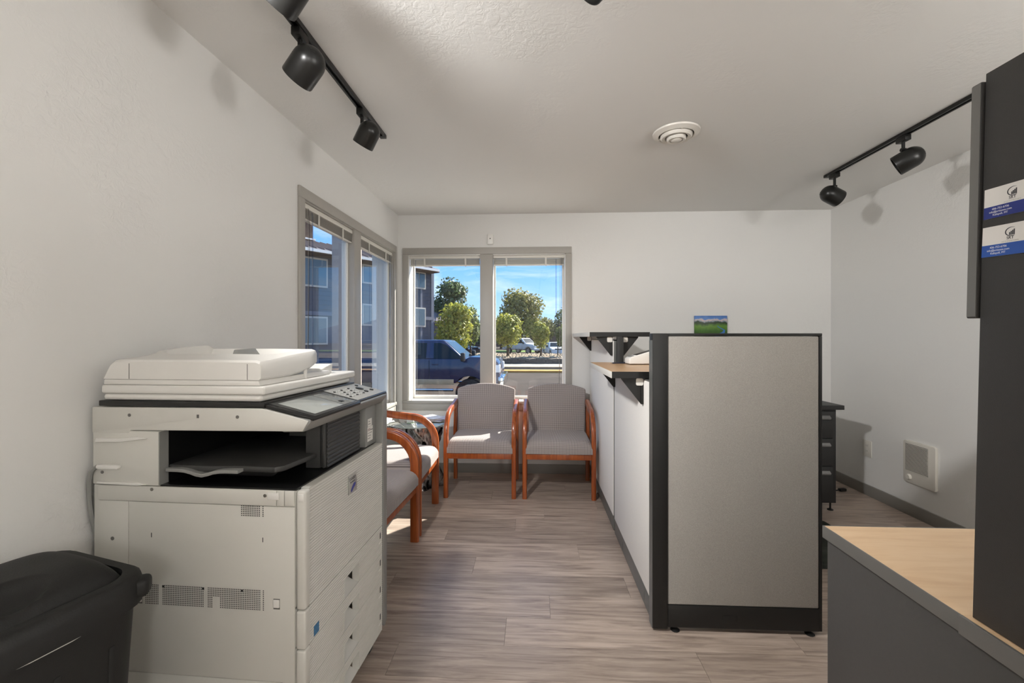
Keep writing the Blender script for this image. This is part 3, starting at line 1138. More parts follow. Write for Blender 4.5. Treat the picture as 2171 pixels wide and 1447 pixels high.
# output tray
q = MB()
prof = [(-0.4335, 0.0), (-0.30, -0.006), (-0.20, 0.004), (-0.10, 0.0), (-0.082, 0.020), (-0.060, 0.20), (-0.058, 0.40), (-0.4335, 0.40)]
q.prism([(p[0], p[1] + 0.03) for p in prof], 0.885, 0.902, 'z')
q.build('output_tray', m_cop_d, cp, bevel=0.004)
q = MB()
pts = []
for i in range(13):
    x = -0.425 + 0.225 * i / 12
    dz = -0.014 * math.exp(-((x + 0.315) / 0.035) ** 2)
    pts.append((x, dz))
q.prism([(x, 0.896 + d) for x, d in pts] + [(x, 0.886 + d) for x, d in reversed(pts)], 0.010, 0.060, 'y')
q.build('tray_extension', m_cop_g, cp, bevel=0.001)
q = MB(); q.prism([(-0.42, 0.884), (-0.10, 0.884), (-0.12, 0.868), (-0.39, 0.868)], 0.05, 0.38, 'y')
q.build('tray_underside', m_cop_k, cp, bevel=0.002)
# ribbed charcoal cover and label panel on the front
def ribbed(z0, z1, x_out, depth, x_in, n):
    pr = [(x_in, z0), (x_out, z0)]
    dz = (z1 - z0) / n
    for i in range(n):
        z = z0 + i * dz
        pr += [(x_out, z + dz * 0.30), (x_out - depth, z + dz * 0.5), (x_out - depth, z + dz * 0.62), (x_out, z + dz * 0.95)]
    pr += [(x_out, z1), (x_in, z1)]
    return pr
q = MB(); q.prism(ribbed(0.853, 1.000, -0.030, 0.0025, -0.10, 11), 0.200, 0.442, 'y')
q.build('toner_cover', m_cop_d, cp, smooth=20)
q = MB(); q.box(-0.045, -0.034, 0.188, 0.200, 0.853, 1.000)
q.build('cover_edge', m_cop_d, cp, bevel=0.004)
q = MB(); q.box(-0.10, -0.052, 0.192, 0.200, 0.853, 1.000)
q.build('cover_flank', m_cop_d, cp)
q = MB(); q.box(-0.10, -0.055, 0.442, 0.480, 0.853, 1.004)
q.build('cover_gap', m_cop_k, cp)
q = MB(); q.box(-0.10, -0.020, 0.470, 0.574, 0.850, 1.030)
q.build('label_panel', m_cop_g, cp, bevel=0.003)
q = MB(); q.box(-0.0199, -0.0194, 0.487, 0.537, 0.868, 0.925)
lb = q.build('dealer_sticker', mat('sticker_white', '#E9E7E2', 0.5), cp)
q = MB(); q.box(-0.0199, -0.0194, 0.490, 0.528, 0.926, 0.956)
q.build('notice_sticker', MATS['sticker_white'], cp)
m_ink = mat('ink_black', '#1E1E1E', 0.6)
m_ink_r = mat('ink_maroon', '#6B1F24', 0.6)
MX = Matrix(((0, 0, 1, 0), (1, 0, 0, 0), (0, 1, 0, 0), (0, 0, 0, 1)))   # text plane facing +x
def front_text(txt, size, m_, y, z, x, par=cp):
    return lettering('print', txt, size, m_, par, Matrix.Translation((x, y, z)) @ MX, 0.0002)
front_text('DEX', 0.0135, m_ink_r, 0.489, 0.909, -0.0194)
front_text('imaging', 0.0075, m_ink, 0.513, 0.909, -0.0194)
for k, tx in enumerate(('Service or supplies', 'Call us today', 'Machine ID')):
    front_text(tx, 0.0052, m_ink, 0.490, 0.899 - 0.0105 * k, -0.0194)
front_text('Please', 0.0055, m_ink, 0.497, 0.944, -0.0194)
front_text('call dealer', 0.0055, m_ink, 0.494, 0.934, -0.0194)
# scanner housing
q = MB()
q.prism([(XB, 0.999), (-0.53, 0.999), (-0.525, 1.008), (0.002, 1.014), (0.020, 1.044), (-0.12, 1.077), (XB, 1.074)], -0.001, 0.16, 'y')
q.prism([(XB, 1.010), (-0.05, 1.010), (-0.03, 1.030), (-0.12, 1.077), (XB, 1.074)], 0.16, 0.572, 'y')
q.build('scanner_housing', m_cop, cp, bevel=0.002)
q = MB()
q.prism([(-0.06, 1.010), (0.004, 1.012), (0.026, 1.040), (0.024, 1.048), (-0.06, 1.06)], 0.0015, 0.575, 'y')
q.build('front_lip', m_cop_g, cp, bevel=0.004)
q = MB(); q.box(-0.628, -0.112, 0.0, 0.57, 1.0775, 1.0935)
q.build('platen_frame', m_cop_k, cp, bevel=0.002)
# control panel
CPM = Matrix.Translation((0.034, 0, 1.052)) @ Matrix.Rotation(math.atan2(0.040, 0.165), 4, 'Y')
cpl = MB()
cpl.prism([(-0.168, 0.004), (0.0, 0.004), (0.0, 0.31), (-0.012, 0.318), (-0.012, 0.58), (-0.168, 0.58)], -0.010, 0.0, 'z')
cpl.v = [tuple(CPM @ Vector(p)) for p in cpl.v]
cpo = cpl.build('control_panel', m_cop_k, cp, bevel=0.003)
def on_panel(name, x0, x1, y0, y1, h_, m_, par=None, bev=0.001):
    k = MB().box(x0, x1, y0, y1, 0.0, h_)
    k.v = [tuple(CPM @ Vector(p)) for p in k.v]
    return k.build(name, m_, par or cpo, bevel=bev)
on_panel('panel_face', -0.160, -0.006, 0.02, 0.575 - 0.27, 0.0012, m_cop_d)
on_panel('panel_face', -0.160, -0.018, 0.322, 0.574, 0.0012, m_cop_g)
on_panel('touch_screen', -0.135, -0.018, 0.040, 0.215, 0.0022, mat('lcd_grey', '#9FA29E', 0.08))
on_panel('soft_key_strip', -0.135, -0.018, 0.222, 0.300, 0.0020, mat('strip_grey', '#6E706E', 0.12))
on_panel('home_key', -0.05, -0.035, 0.235, 0.255, 0.0035, m_cop_k)
for r_ in range(4):
    for c_ in range(7):
        on_panel('key', -0.120 + 0.021 * r_, -0.113 + 0.021 * r_, 0.335 + 0.018 * c_, 0.343 + 0.018 * c_, 0.004, mat('key_grey', '#A5A5A2', 0.35) if (r_ + c_) % 3 else m_cop_k)
for (x, y, r_) in ((-0.095, 0.500, 0.016), (-0.060, 0.485, 0.009), (-0.125, 0.535, 0.007), (-0.06, 0.535, 0.008)):
    k = MB().lathe([(r_, 0), (r_, 0.003), (r_ * 0.8, 0.0045)], 18, Matrix.Translation((x, y, 0)))
    k.v = [tuple(CPM @ Vector(p)) for p in k.v]
    k.build('round_key', m_cop_k, cpo)
# platen lid
q = MB(); q.box(-0.618, -0.122, 0.002, 0.555, 1.0945, 1.1145)
q.build('lid_base', m_cop_l, cp, bevel=0.010, seg=3)
q = MB()
q.box(-0.620, -0.112, -0.001, 0.578, 1.1145, 1.140)
q.build('lid_upper', m_cop_l, cp, bevel=0.006, seg=3)
q = MB()
q.prism([(-0.614, 1.1405), (-0.125, 1.1405), (-0.130, 1.1565), (-0.612, 1.1565)], 0.001, 0.40, 'y')
q.build('lid_step', m_cop_l, cp, bevel=0.003)
# document feeder
q = MB()
NA = 14
ring = []
for (yy, zb, zt, dip, rim) in ((0.000, 1.157, 1.207, 0, 0), (0.006, 1.157, 1.2135, 0, 0), (0.05, 1.157, 1.2165, 0, 0), (0.10, 1.157, 1.221, 0.000, 0.0), (0.135, 1.157, 1.225, 0.0, 0.004), (0.145, 1.157, 1.226, 0.018, 0.009), (0.20, 1.162, 1.230, 0.022, 0.012), (0.26, 1.172, 1.234, 0.024, 0.012), (0.305, 1.186, 1.236, 0.022, 0.012), (0.318, 1.190, 1.237, 0.0, 0.010), (0.338, 1.202, 1.236, 0.0, 0.006), (0.346, 1.212, 1.230, 0.0, 0.002)):
    xe = -0.122 if yy < 0.3 else -0.122 - (yy - 0.3) * 0.8
    xl = -0.612
    sect = [(xl, zb), (xl + 0.020, zt - 0.012), (xl + 0.034, zt + rim - 0.001), (xl + 0.065, zt + rim + 0.001), (xl + 0.085, zt - dip), (-0.30, zt - dip + 0.001), (xe - 0.060, zt - dip), (xe - 0.045, zt), (xe - 0.016, zt), (xe - 0.005, zt - 0.004), (xe, zt - 0.014), (xe, zb + 0.006), (xe - 0.006, zb)]
    ring.append([(x, yy, z) for x, z in sect])
vs = [p for r_ in ring for p in r_]
n = len(ring[0])
fs = []
for i in range(len(ring) - 1):
    for k in range(n):
        k2 = (k + 1) % n
        fs.append((i * n + k, i * n + k2, (i + 1) * n + k2, (i + 1) * n + k))
fs.append(tuple(range(n - 1, -1, -1)))
fs.append(tuple((len(ring) - 1) * n + k for k in range(n)))
q.add(vs, fs)
adf = q.build('document_feeder', m_cop_l, cp, smooth=38)
for x in (-0.530, -0.163):
    q = MB(); q.box(x - 0.0008, x + 0.0008, -0.0006, 0.004, 1.158, 1.203)
    q.build('feeder_seam', m_dim, adf)
# paper guide of the feed tray
q = MB(); q.prism([(0.155, 1.205), (0.17, 1.239), (0.26, 1.241), (0.29, 1.212)], -0.335, -0.322, 'x')
q.build('paper_guide', m_cop_g, adf, bevel=0.003)
q = MB(); q.prism([(0.29, 1.1405), (0.455, 1.1405), (0.465, 1.176), (0.45, 1.176)], -0.30, -0.15, 'x')
q.build('paper_stop', m_cop_l, cp, bevel=0.002)
q = MB(); q.cyl((-0.128, 0.235, 1.1405), (-0.128, 0.235, 1.172), 0.006)
q.build('feeder_support', m_cop_l, cp)
# front door and drawers
def front_slab(name, z0, z1, y0, y1, x_out=0.006):
    n_ = max(2, int(round((z1 - z0) / 0.0085)))
    k = MB(); k.prism(ribbed(z0, z1, x_out, 0.0013, -0.020, n_), y0, y1, 'y')
    return k.build(name, m_cop, cp, smooth=20)
q = MB(); q.box(-0.018, 0.010, 0.000, 0.030, 0.509, 0.846); q.box(-0.064, -0.021, 0.005, 0.030, 0.509, 0.846)
q.build('door_edge', m_cop, cp, bevel=0.008, seg=3)
door = front_slab('front_door', 0.509, 0.846, 0.030, 0.572)
q = MB(); q.box(-0.010, 0.006, -0.001, 0.001, 0.815, 0.838)
q.build('door_latch', m_cop_l, cp, bevel=0.001)
q = MB(); q.box(0.0062, 0.0085, 0.268, 0.333, 0.738, 0.801)
bd = q.build('brand_badge', mat('badge_silver', '#B7B6B1', 0.3, metal=0.3), cp, bevel=0.001)
front_text('SHARP', 0.0165, m_ink, 0.272, 0.783, 0.0086)
front_text('MX-M503N', 0.0075, m_ink, 0.280, 0.774, 0.0086)
q = MB()
sw = [(0.318, 0.770), (0.322, 0.764), (0.316, 0.757), (0.305, 0.752), (0.294, 0.744), (0.287, 0.742), (0.286, 0.750), (0.295, 0.760), (0.306, 0.768)]
q.prism(sw, 0.0085, 0.0092, 'x')
q.build('badge_swoosh', mat('swoosh_blue', '#3A3F8C', 0.3), cp)
zs = [0.507, 0.397, 0.288, 0.178, 0.078]
for k in range(4):
    z1, z0 = zs[k] - 0.001, zs[k + 1] + 0.001
    dr = bpy.data.objects.new('drawer', None)
    COL.objects.link(dr); dr.parent = cp
    q = MB(); q.box(-0.018, 0.010, 0.000, 0.030, z0, z1); q.box(-0.064, -0.021, 0.005, 0.030, z0, z1)
    q.build('drawer_edge', m_cop, dr, bevel=0.006, seg=3)
    zh = z0 + 0.066
    for (a, b_, c0, c1) in ((0.030, 0.244, z0, z1), (0.356, 0.572, z0, z1), (0.244, 0.356, zh, z1)):
        n_ = max(2, int(round((c1 - c0) / 0.0085)))
        kk = MB(); kk.prism(ribbed(c0, c1, 0.006, 0.0013, -0.020, n_), a, b_, 'y')
        kk.build('drawer_front', m_cop, dr, smooth=20)
    q = MB()
    pr = [(-0.020, z0), (0.005, z0)] + [(0.005 - 0.062 * math.sin(R(90 * i / 8)), z0 + 0.058 * (1 - math.cos(R(90 * i / 8)))) for i in range(1, 9)] + [(-0.058, zh), (-0.0655, zh), (-0.0655, z0)]
    q.prism(pr, 0.244, 0.356, 'y')
    q.build('handle_scoop', m_cop_l, dr, smooth=60)
    q = MB(); q.box(0.0058, 0.0066, 0.548, 0.556, z1 - 0.045, z1 - 0.022)
    q.build('paper_gauge', m_cop_k, dr)
    q = MB(); q.box(0.0058, 0.0066, 0.535, 0.560, z1 - 0.062, z1 - 0.058)
    q.build('size_tab', m_vinyl, dr)
q = MB(); q.box(0.0062, 0.0068, 0.052, 0.080, 0.402, 0.432)
q.build('energy_sticker', mat('sticker_blue', '#2D6C97', 0.4, noise=0.3, nscale=220), cp)
# grey column at the far front corner
q = MB(); q.prism([(0.573, 0.098), (0.600, 0.075), (0.622, 0.092), (0.622, 1.042), (0.612, 1.055), (0.573, 1.055)], -0.060, 0.008, 'x')
q.build('front_column', m_cop_g, cp, bevel=0.004)
q = MB(); q.box(-0.62, -0.06, 0.573, 0.610, 0.10, 1.03)
q.build('far_side_cover', m_cop, cp, bevel=0.004)
# small fittings on the near side
def plug(x, z, r_, m_, y_=-0.0012):
    k = MB().lathe([(r_, 0), (r_, 0.0010), (r_ * 0.75, 0.0012)], 14, Matrix.Translation((x, y_ + 0.0012, z)) @ Matrix.Rotation(R(90), 4, 'X'))
    return k.build('screw_plug', m_, cp)
for (x, z) in ((-0.528, 1.052), (-0.192, 1.052)):
    plug(x, z, 0.0048, m_dim, -0.0022)
plug(-0.616, 0.883, 0.0048, m_dim)
plug(-0.456, 0.838, 0.005, mat('steel_screw', '#9C9A95', 0.3, metal=0.7), -0.0032)
plug(-0.108, 0.831, 0.005, MATS['steel_screw'], -0.0032)
plug(-0.584, 0.689, 0.0055, m_dim, -0.0003)
q = MB(); q.box(-0.316, -0.310, -0.0022, -0.001, 1.047, 1.057)
q.build('sensor_slot', m_dim, cp)
for x in (-0.459, -0.116):
    q = MB(); q.box(x - 0.001, x + 0.001, -0.0006, 0.0005, 0.698, 0.711)
    q.build('side_slot', m_cop_k, cp)
for (x, z) in ((-0.498, 0.520), (-0.075, 0.526)):
    q = MB(); q.box(x - 0.009, x + 0.009, -0.0035, 0.001, z - 0.011, z + 0.011)
    q.build('cover_catch', m_cop_l, cp, bevel=0.0015)
    q = MB(); q.box(x - 0.009, x + 0.010, -0.0006, 0.0004, z - 0.016, z + 0.0135)
    q.build('catch_recess', m_dim, cp)
def vent(x0, z0, nx_, nz_, px, skip):
    k = MB()
    for i in range(nx_):
        for j in range(nz_):
            if skip(i, j):
                continue
            x, z = x0 + i * px, z0 + j * px
            k.add([(x - 0.0015, -0.0005, z - 0.0015), (x + 0.0015, -0.0005, z - 0.0015), (x + 0.0015, -0.0005, z + 0.0015), (x - 0.0015, -0.0005, z + 0.0015)], [(0, 1, 2, 3)])
    o_ = k.build('vent_holes', m_cop_k, cp)
    o_['kind'] = 'stuff'
    return o_
vent(-0.476, 0.506, 68, 11, 0.0054, lambda i, j: i in (8, 9, 34, 35, 66) or (38 < i < 43 and j < 6) or (i in (10, 33, 55) and j > 8))
vent(-0.180, 0.772, 13, 6, 0.0054, lambda i, j: i == 11)
for i in (10, 33, 55):
    x = -0.476 + i * 0.0054
    q = MB(); q.box(x - 0.003, x + 0.003, -0.0006, 0.0003, 0.5535, 0.5605)
    q.build('vent_hook_hole', m_cop_k, cp)
# casters
for (x, y) in ((-0.045, 0.545), (-0.60, 0.545), (-0.045, 0.05), (-0.60, 0.05)):
    q = MB()
    q.lathe([(0.036, -0.014), (0.040, -0.010), (0.040, 0.010), (0.036, 0.014)], 20, Matrix.Translation((x, y, 0.040)) @ Matrix.Rotation(R(90), 4, 'Y'))
    cs = q.build('caster', m_cop_k, cp)
    q = MB(); q.box(x - 0.022, x + 0.022, y - 0.016, y + 0.022, 0.055, 0.086)
    q.build('caster_fork', m_cop_d, cs)
# power cord on the rear edge
q = MB()
q.tube(smooth_path([(-0.628, -0.004, 0.900), (-0.645, -0.006, 0.885), (-0.654, -0.004, 0.85), (-0.657, 0.0, 0.80), (-0.655, 0.004, 0.75), (-0.652, 0.012, 0.70), (-0.652, 0.03, 0.6)], 5), 0.006, 8)
q.build('power_cord', m_cop_g, cp)

# ------------------------------------------------------------------ rubbish bin
m_bin = mat('bin_black_plastic', '#111110', 0.65, bump=0.25, bscale=350, noise=0.08, nscale=14)
bn = thing('rubbish_bin', 'black plastic lidded rubbish bin in front of the copier', 'bin', (-1.088, 0.835, 0), R(-16))
BWX, BLY = 0.180, 0.190
q = MB()
def ring_at(z, sx, sy, r):
    return [(x, y, z) for x, y in rrect(-sx, sx, -sy, sy, r, 6)]
levels = [(0.0, 0.74, 0.06), (0.012, 0.76, 0.07), (0.35, 0.86, 0.065), (0.690, 0.945, 0.07)]
vs = []
for z, k, r_ in levels:
    vs += ring_at(z, BWX * k, BLY * k, r_)
n = len(vs) // len(levels)
fs = []
for i in range(len(levels) - 1):
    for k in range(n):
        k2 = (k + 1) % n
        fs.append((i * n + k, i * n + k2, (i + 1) * n + k2, (i + 1) * n + k))
fs.append(tuple(range(n - 1, -1, -1)))
q.add(vs, fs)
q.build('body', m_bin, bn, smooth=40)
for s in (-1, 1):
    for yy in (-0.08, 0.02, 0.11):
        q = MB(); q.prism([(BWX * 0.74 * s, 0.02), (BWX * 0.77 * s + 0.004 * s, 0.02), (BWX * 0.925 * s + 0.002 * s, 0.62), (BWX * 0.91 * s, 0.62)], yy - 0.006, yy + 0.006, 'y')
        q.build('body_rib', m_bin, bn, bevel=0.002)
# lid rim with a down-turned lip
q = MB()
prof = [(0.686, 0.95, 0.070), (0.686, 1.03, 0.085), (0.724, 1.03, 0.085), (0.741, 1.005, 0.080), (0.749, 0.95, 0.072), (0.749, 0.850, 0.060), (0.722, 0.842, 0.055)]
vs = []
for z, k, r_ in prof:
    vs += ring_at(z, BWX - 0.185 * (1 - k), BLY - 0.185 * (1 - k), r_)
n = len(vs) // len(prof)
fs = []
for i in range(len(prof) - 1):
    for k in range(n):
        k2 = (k + 1) % n
        fs.append((i * n + k, i * n + k2, (i + 1) * n + k2, (i + 1) * n + k))
q.add(vs, fs)
q.build('lid_rim', m_bin, bn, smooth=40)
# domed flap with an oval finger dimple
q = MB()
nx, ny = 30, 44
vs, fs = [], []
sx, sy = BWX - 0.033, BLY - 0.033
for j in range(ny + 1):
    for i in range(nx + 1):
        u, v = -1 + 2 * i / nx, -1 + 2 * j / ny
        # squircle mapping keeps rounded corners
        x = u * math.sqrt(1 - 0.20 * v * v)
        y_ = v * math.sqrt(1 - 0.06 * u * u)
        dome = max(0, (1 - abs(u) ** 3.5)) ** 0.6 * max(0, (1 - abs(v) ** 6)) ** 0.6
        z = 0.738 + 0.052 * dome
        du, dv = (x * sx - 0.085) / 0.045, (y_ * sy + 0.02) / 0.065
        rr = du * du + dv * dv
        z -= 0.030 * max(0, 1 - rr) ** 0.7
        vs.append((x * sx, y_ * sy, z))
for j in range(ny):
    for i in range(nx):
        a = j * (nx + 1) + i
        fs.append((a, a + 1, a + nx + 2, a + nx + 1))
q.add(vs, fs)
q.build('lid_flap', m_bin, bn, smooth=60)
q = MB(); q.obox(Matrix.Translation((BWX - 0.026, BLY - 0.026, 0.716)) @ Matrix.Rotation(R(45), 4, 'Z'), 0.050, 0.046, 0.040)
q.build('lid_tab', m_bin, bn, bevel=0.012, seg=3)
q = MB(); q.tube([(BWX * 0.945, -0.08, 0.682), (BWX * 0.947, -0.02, 0.680), (BWX * 0.948, 0.04, 0.680), (BWX * 0.947, 0.10, 0.684)], [0.001, 0.0035, 0.0035, 0.001], 6)
q.build('liner_edge', mat('liner_white', '#D8D6D0', 0.4), bn)

# ------------------------------------------------------------------ right desk and hutch
m_dgrey = mat('desk_charcoal', '#51504E', 0.5, noise=0.03, nscale=120, bump=0.12, bscale=500)
m_dedge = mat('desk_edge_grey', '#6F6E6B', 0.3)
m_hutch = mat('hutch_charcoal', '#383736', 0.5, bump=0.15, bscale=520, noise=0.03, nscale=100)
DX0, DX1, DY0, DY1, DZ = 0.829, 2.30, 0.35, 1.300, 0.74
t = thing('corner_desk', 'maple topped office desk with grey edging and charcoal side panel', 'desk', (DX0, DY1, 0))
q = MB(); q.box(DX0 + 0.004, DX1, DY0, DY1 - 0.004, DZ - 0.030, DZ)
q.build('worktop', wood('desk_maple', '#F2D3AE', '#EAC89F', '#DDB68B', scale=(1.2, 10, 10), rough=0.35, p=(0.25, 0.5, 0.75)), t, abs_=True)
q = MB(); q.box(DX0, DX0 + 0.004, 0.895, DY1, DZ - 0.034, DZ + 0.0005)
q.build('edge_band', m_dedge, t, bevel=0.001, abs_=True)
q = MB(); q.box(DX0 - 0.003, DX0 + 0.004, DY0, 0.894, DZ - 0.036, DZ + 0.001)
q.build('edge_band', m_dedge, t, bevel=0.001, abs_=True)
q = MB(); q.box(DX0 + 0.004, DX1, DY1 - 0.004, DY1, DZ - 0.034, DZ + 0.0005)
q.build('edge_band', m_dedge, t, bevel=0.001, abs_=True)
q = MB(); q.box(DX0 + 0.012, DX0 + 0.040, DY0 + 0.02, DY1 - 0.004, 0.0, DZ - 0.031)
q.build('side_panel', m_dgrey, t, bevel=0.001, abs_=True)
q = MB(); q.box(DX1 - 0.04, DX1 - 0.012, DY0 + 0.02, DY1 - 0.02, 0.0, DZ - 0.031)
q.build('far_side_panel', m_dgrey, t, bevel=0.001, abs_=True)
q = MB(); q.box(DX0 + 0.04, DX1 - 0.04, DY0 + 0.05, DY0 + 0.07, 0.15, DZ - 0.031)
q.build('modesty_panel', m_dgrey, t, abs_=True)

hb = thing('desk_hutch', 'tall charcoal hutch with overhead cupboard standing on the maple desk', 'hutch', (0.845, 0.886, DZ + 0.001))
def hbox(name, x0, x1, y0, y1, z0, z1, m_, bev=0.001, par=None):
    k = MB().box(x0, x1, y0, y1, z0, z1)
    k.v = [(x, y - 0.0245 * z, z) for x, y, z in k.v]      # the hutch leans back a little
    return k.build(name, m_, par or hb, bevel=bev)
hbox('side_panel', 0.0, 0.020, -0.42, -0.0, 0.0, 1.030, m_hutch)
hbox('far_side_panel', 1.36, 1.38, -0.42, -0.0, 0.0, 1.030, m_hutch)
hbox('top_panel', 0.021, 1.359, -0.42, 0.0, 1.008, 1.028, m_hutch)
hbox('cupboard_floor', 0.021, 1.359, -0.42, -0.002, 0.575, 0.595, m_hutch)
hbox('back_panel', 0.021, 1.359, -0.42, -0.405, 0.0, 1.007, m_hutch)
for k in range(2):
    d_ = hbox('cupboard_door', -0.004 + 0.695 * k, 0.688 + 0.695 * k, 0.003, 0.022, 0.575, 1.018, m_hutch, 0.002)
    hbox('door_edge', -0.0045 + 0.695 * k, -0.0040 + 0.695 * k, 0.004, 0.021, 0.578, 1.016, m_dedge, 0.0, d_)

# business cards held on the hutch side
m_card = mat('card_white', '#E4E1DC', 0.45)
m_card_b = mat('card_blue', '#27357F', 0.4)
m_card_b2 = mat('card_bright_blue', '#2F57A6', 0.4)
m_cink = mat('card_ink', '#2B2C33', 0.5)
m_cgrey = mat('card_grey_ink', '#B9B6B0', 0.5)
m_cwhite = mat('card_white_ink', '#E8E8EC', 0.5)
MXN = Matrix(((0, 0, -1, 0), (-1, 0, 0, 0), (0, 1, 0, 0), (0, 0, 0, 1)))   # text plane facing -x, reads towards -y
def business_card(label, y1, z0, blue, tilt):
    c_ = thing('business_card', label, 'business card', (0, 0, 0), group='business cards on the hutch')
    c_.matrix_world = Matrix.Translation((0.845, 0.886, DZ + 0.001)) @ Matrix.Rotation(R(1.4), 4, 'X') @ Matrix.Translation((-0.0012, y1, z0)) @ Matrix.Rotation(tilt, 4, 'X')
    MB().box(0.0, 0.0011, -0.089, 0, 0.0, 0.055).build('card_stock', m_card, c_)
    MB().box(-0.0002, 0.0, -0.089, 0, 0.0, 0.0215).build('blue_band', blue, c_)
    def tx(s, size, m_, y, z, al='CENTER'):
        return lettering('print', s, size, m_, c_, Matrix.Translation((-0.0003, y, z)) @ MXN, 0.0001, al)
    tx('406-752-6706', 0.0052, m_cwhite, -0.029, 0.0148)
    tx('info@srttaxes.com', 0.0050, m_cwhite, -0.029, 0.0095)
    tx('Kalispell, MT', 0.0050, m_cwhite, -0.029, 0.0042)
    tx('SRT', 0.0072, m_cink, -0.0485, 0.0275)
    tx('A C C O U N T I N G', 0.0030, m_cgrey, -0.0485, 0.0232)
    k = MB()
    for i in range(4):
        k.box(-0.0003, 0.0, -0.0465 - 0.0024 * i - 0.0017, -0.0465 - 0.0024 * i, 0.0345, 0.0395 + 0.0016 * i)
    k.build('logo_bars', m_cink, c_)
    k = MB()
    inn = []
    for i in range(19):
        a = R(60 + i * 13.5)
        wd = 0.0014 * math.sin(PI * i / 18) + 0.0002
        inn.append((-0.0500 - (0.0105 - wd) * math.cos(a), 0.0405 + (0.0080 - wd) * math.sin(a)))
    out = [(-0.0500 - 0.0105 * math.cos(R(60 + i * 13.5)), 0.0405 + 0.0080 * math.sin(R(60 + i * 13.5))) for i in range(19)]
    mir = lambda p: p
    k.prism([mir(p) for p in out] + [mir(p) for p in reversed(inn)], -0.0003, 0.0, 'x')
    k.build('logo_swoosh', m_cink, c_)
    return c_
business_card('upper business card on the hutch side with navy band', -0.004, 0.758, m_card_b, R(0.5))
business_card('lower business card on the hutch side with brighter blue band', -0.0015, 0.688, m_card_b2, R(1.5))

# ------------------------------------------------------------------ ceiling fittings
m_track = mat('track_black', '#181817', 0.4, metal=0.2)
m_head = mat('lamp_black_enamel', '#1A1A19', 0.32, metal=0.15)
m_bulb = mat('reflector_bulb', '#CFCBC2', 0.2)
def light_track(label, x0, y0, x1, y1):
    L = math.hypot(x1 - x0, y1 - y0)
    t = thing('lighting_track', label, 'track', (x0, y0, H), math.atan2(y1 - y0, x1 - x0) - PI / 2, 'ceiling lighting tracks')
    MB().box(-0.0175, -0.0065, 0, L, -0.019, 0).build('track_side', m_track, t, bevel=0.001)
    MB().box(0.0065, 0.0175, 0, L, -0.019, 0).build('track_side', m_track, t, bevel=0.001)
    MB().box(-0.0065, 0.0065, 0, L, -0.007, 0).build('track_channel', m_cop_k, t)
    MB().box(-0.0175, 0.0175, L, L + 0.035, -0.0195, 0).build('end_cap', m_track, t, bevel=0.001)
    return t
def track_head(label, x, y, drop, aim, rad=0.058, ln=0.135, watts=0.0, cone=115, off=0.0):
    """adapter under the track, stem, knuckle and a domed cylindrical shade opening towards aim"""
    t = thing('track_head', label, 'track light', (x, y, H - 0.019), 0, 'track light heads')
    MB().box(-0.017, 0.017, -0.034, 0.034, -0.032, -0.0005).build('adapter', m_track, t, bevel=0.003)
    q = MB(); q.cyl((0, 0, -0.030), (off, 0, -0.032 - drop), 0.0085, 12)
    q.build('stem', m_track, t)
    kz = -0.032 - drop
    q = MB(); q.cyl((off - 0.013, 0, kz), (off + 0.013, 0, kz), 0.010, 14)
    q.build('knuckle', m_track, t)
    a = Vector(aim).normalized()
    rot = a.to_track_quat('Z', 'Y').to_matrix().to_4x4()
    # shade surface touches the knuckle: put the dome shoulder there
    up = Vector((0, 0, 1)) - a * a.z
    up.normalize()
    c = Vector((off, 0, kz - 0.006)) - up * rad - a * 0.012
    M = Matrix.Translation(c) @ rot
    prof = [(0.0005, -rad)]
    for i in range(1, 9):
        an = R(90 * i / 8)
        prof.append((rad * math.sin(an), -rad * math.cos(an)))
    prof += [(rad, ln - rad - 0.004), (rad - 0.001, ln - rad), (rad - 0.004, ln - rad), (rad - 0.004, 0.0)]
    for i in range(7, 0, -1):
        an = R(90 * i / 8)
        prof.append(((rad - 0.004) * math.sin(an), -(rad - 0.004) * math.cos(an)))
    sh = MB().lathe(prof, 36, M, cap=False).build('shade', m_head, t, smooth=40)
    MB().lathe([(0.012, -0.045), (0.014, -0.01), (0.040, 0.035), (0.044, 0.045), (0.040, 0.050), (0.001, 0.054)], 24, M).build('bulb', m_bulb, sh, smooth=50)
    if watts:
        ld = bpy.data.lights.new('fill_head_spot', 'SPOT')  # spot carried only by the added fill head
        ld.energy = watts
        ld.spot_size = R(cone)
        ld.spot_blend = 1.0
        ld.shadow_soft_size = 0.08
        ld.color = FILL_HEAD_COL
        lo = bpy.data.objects.new('fill_head_spot', ld)
        COL.objects.link(lo)
        lo.parent = t
        lo.matrix_local = Matrix.Translation(c + a * (ln - rad + 0.012)) @ (-a).to_track_quat('Z', 'Y').to_matrix().to_4x4()
    for k in range(3):
        an = R(-50 + 25 * k)
        p = M @ Vector((rad * 0.55 * math.cos(an), rad * 0.55 * math.sin(an), -rad * 0.845))
        MB().lathe([(0.003, -0.0005), (0.003, 0.0005)], 8, Matrix.Translation(p) @ rot).build('vent_hole', m_cop_k, sh)
    return t
light_track('black lighting track on the ceiling along the left wall', -0.880, 0.30, -0.860, 2.455)
light_track('black lighting track on the ceiling along the right wall', 2.105, 0.75, 2.105, 3.225)
light_track('black lighting track above the camera, almost out of the frame', 0.15, -2.6, 0.15, 1.36)
track_head('middle track light head over the copier, aimed down left', -0.870, 1.60, 0.050, (-0.74, 0.30, -0.62))
track_head('far track light head near the end of the left track', -0.862, 2.175, 0.058, (-0.55, 0.25, -0.80), 0.052, 0.125)
track_head('track light head cut by the top edge of the photo, left track', -0.872, 1.285, 0.014, (-0.74, 0.30, -0.62), off=0.112)
track_head('near track light head on the right track, aimed down left', 2.105, 2.60, 0.045, (-0.70, 0.60, -0.46))
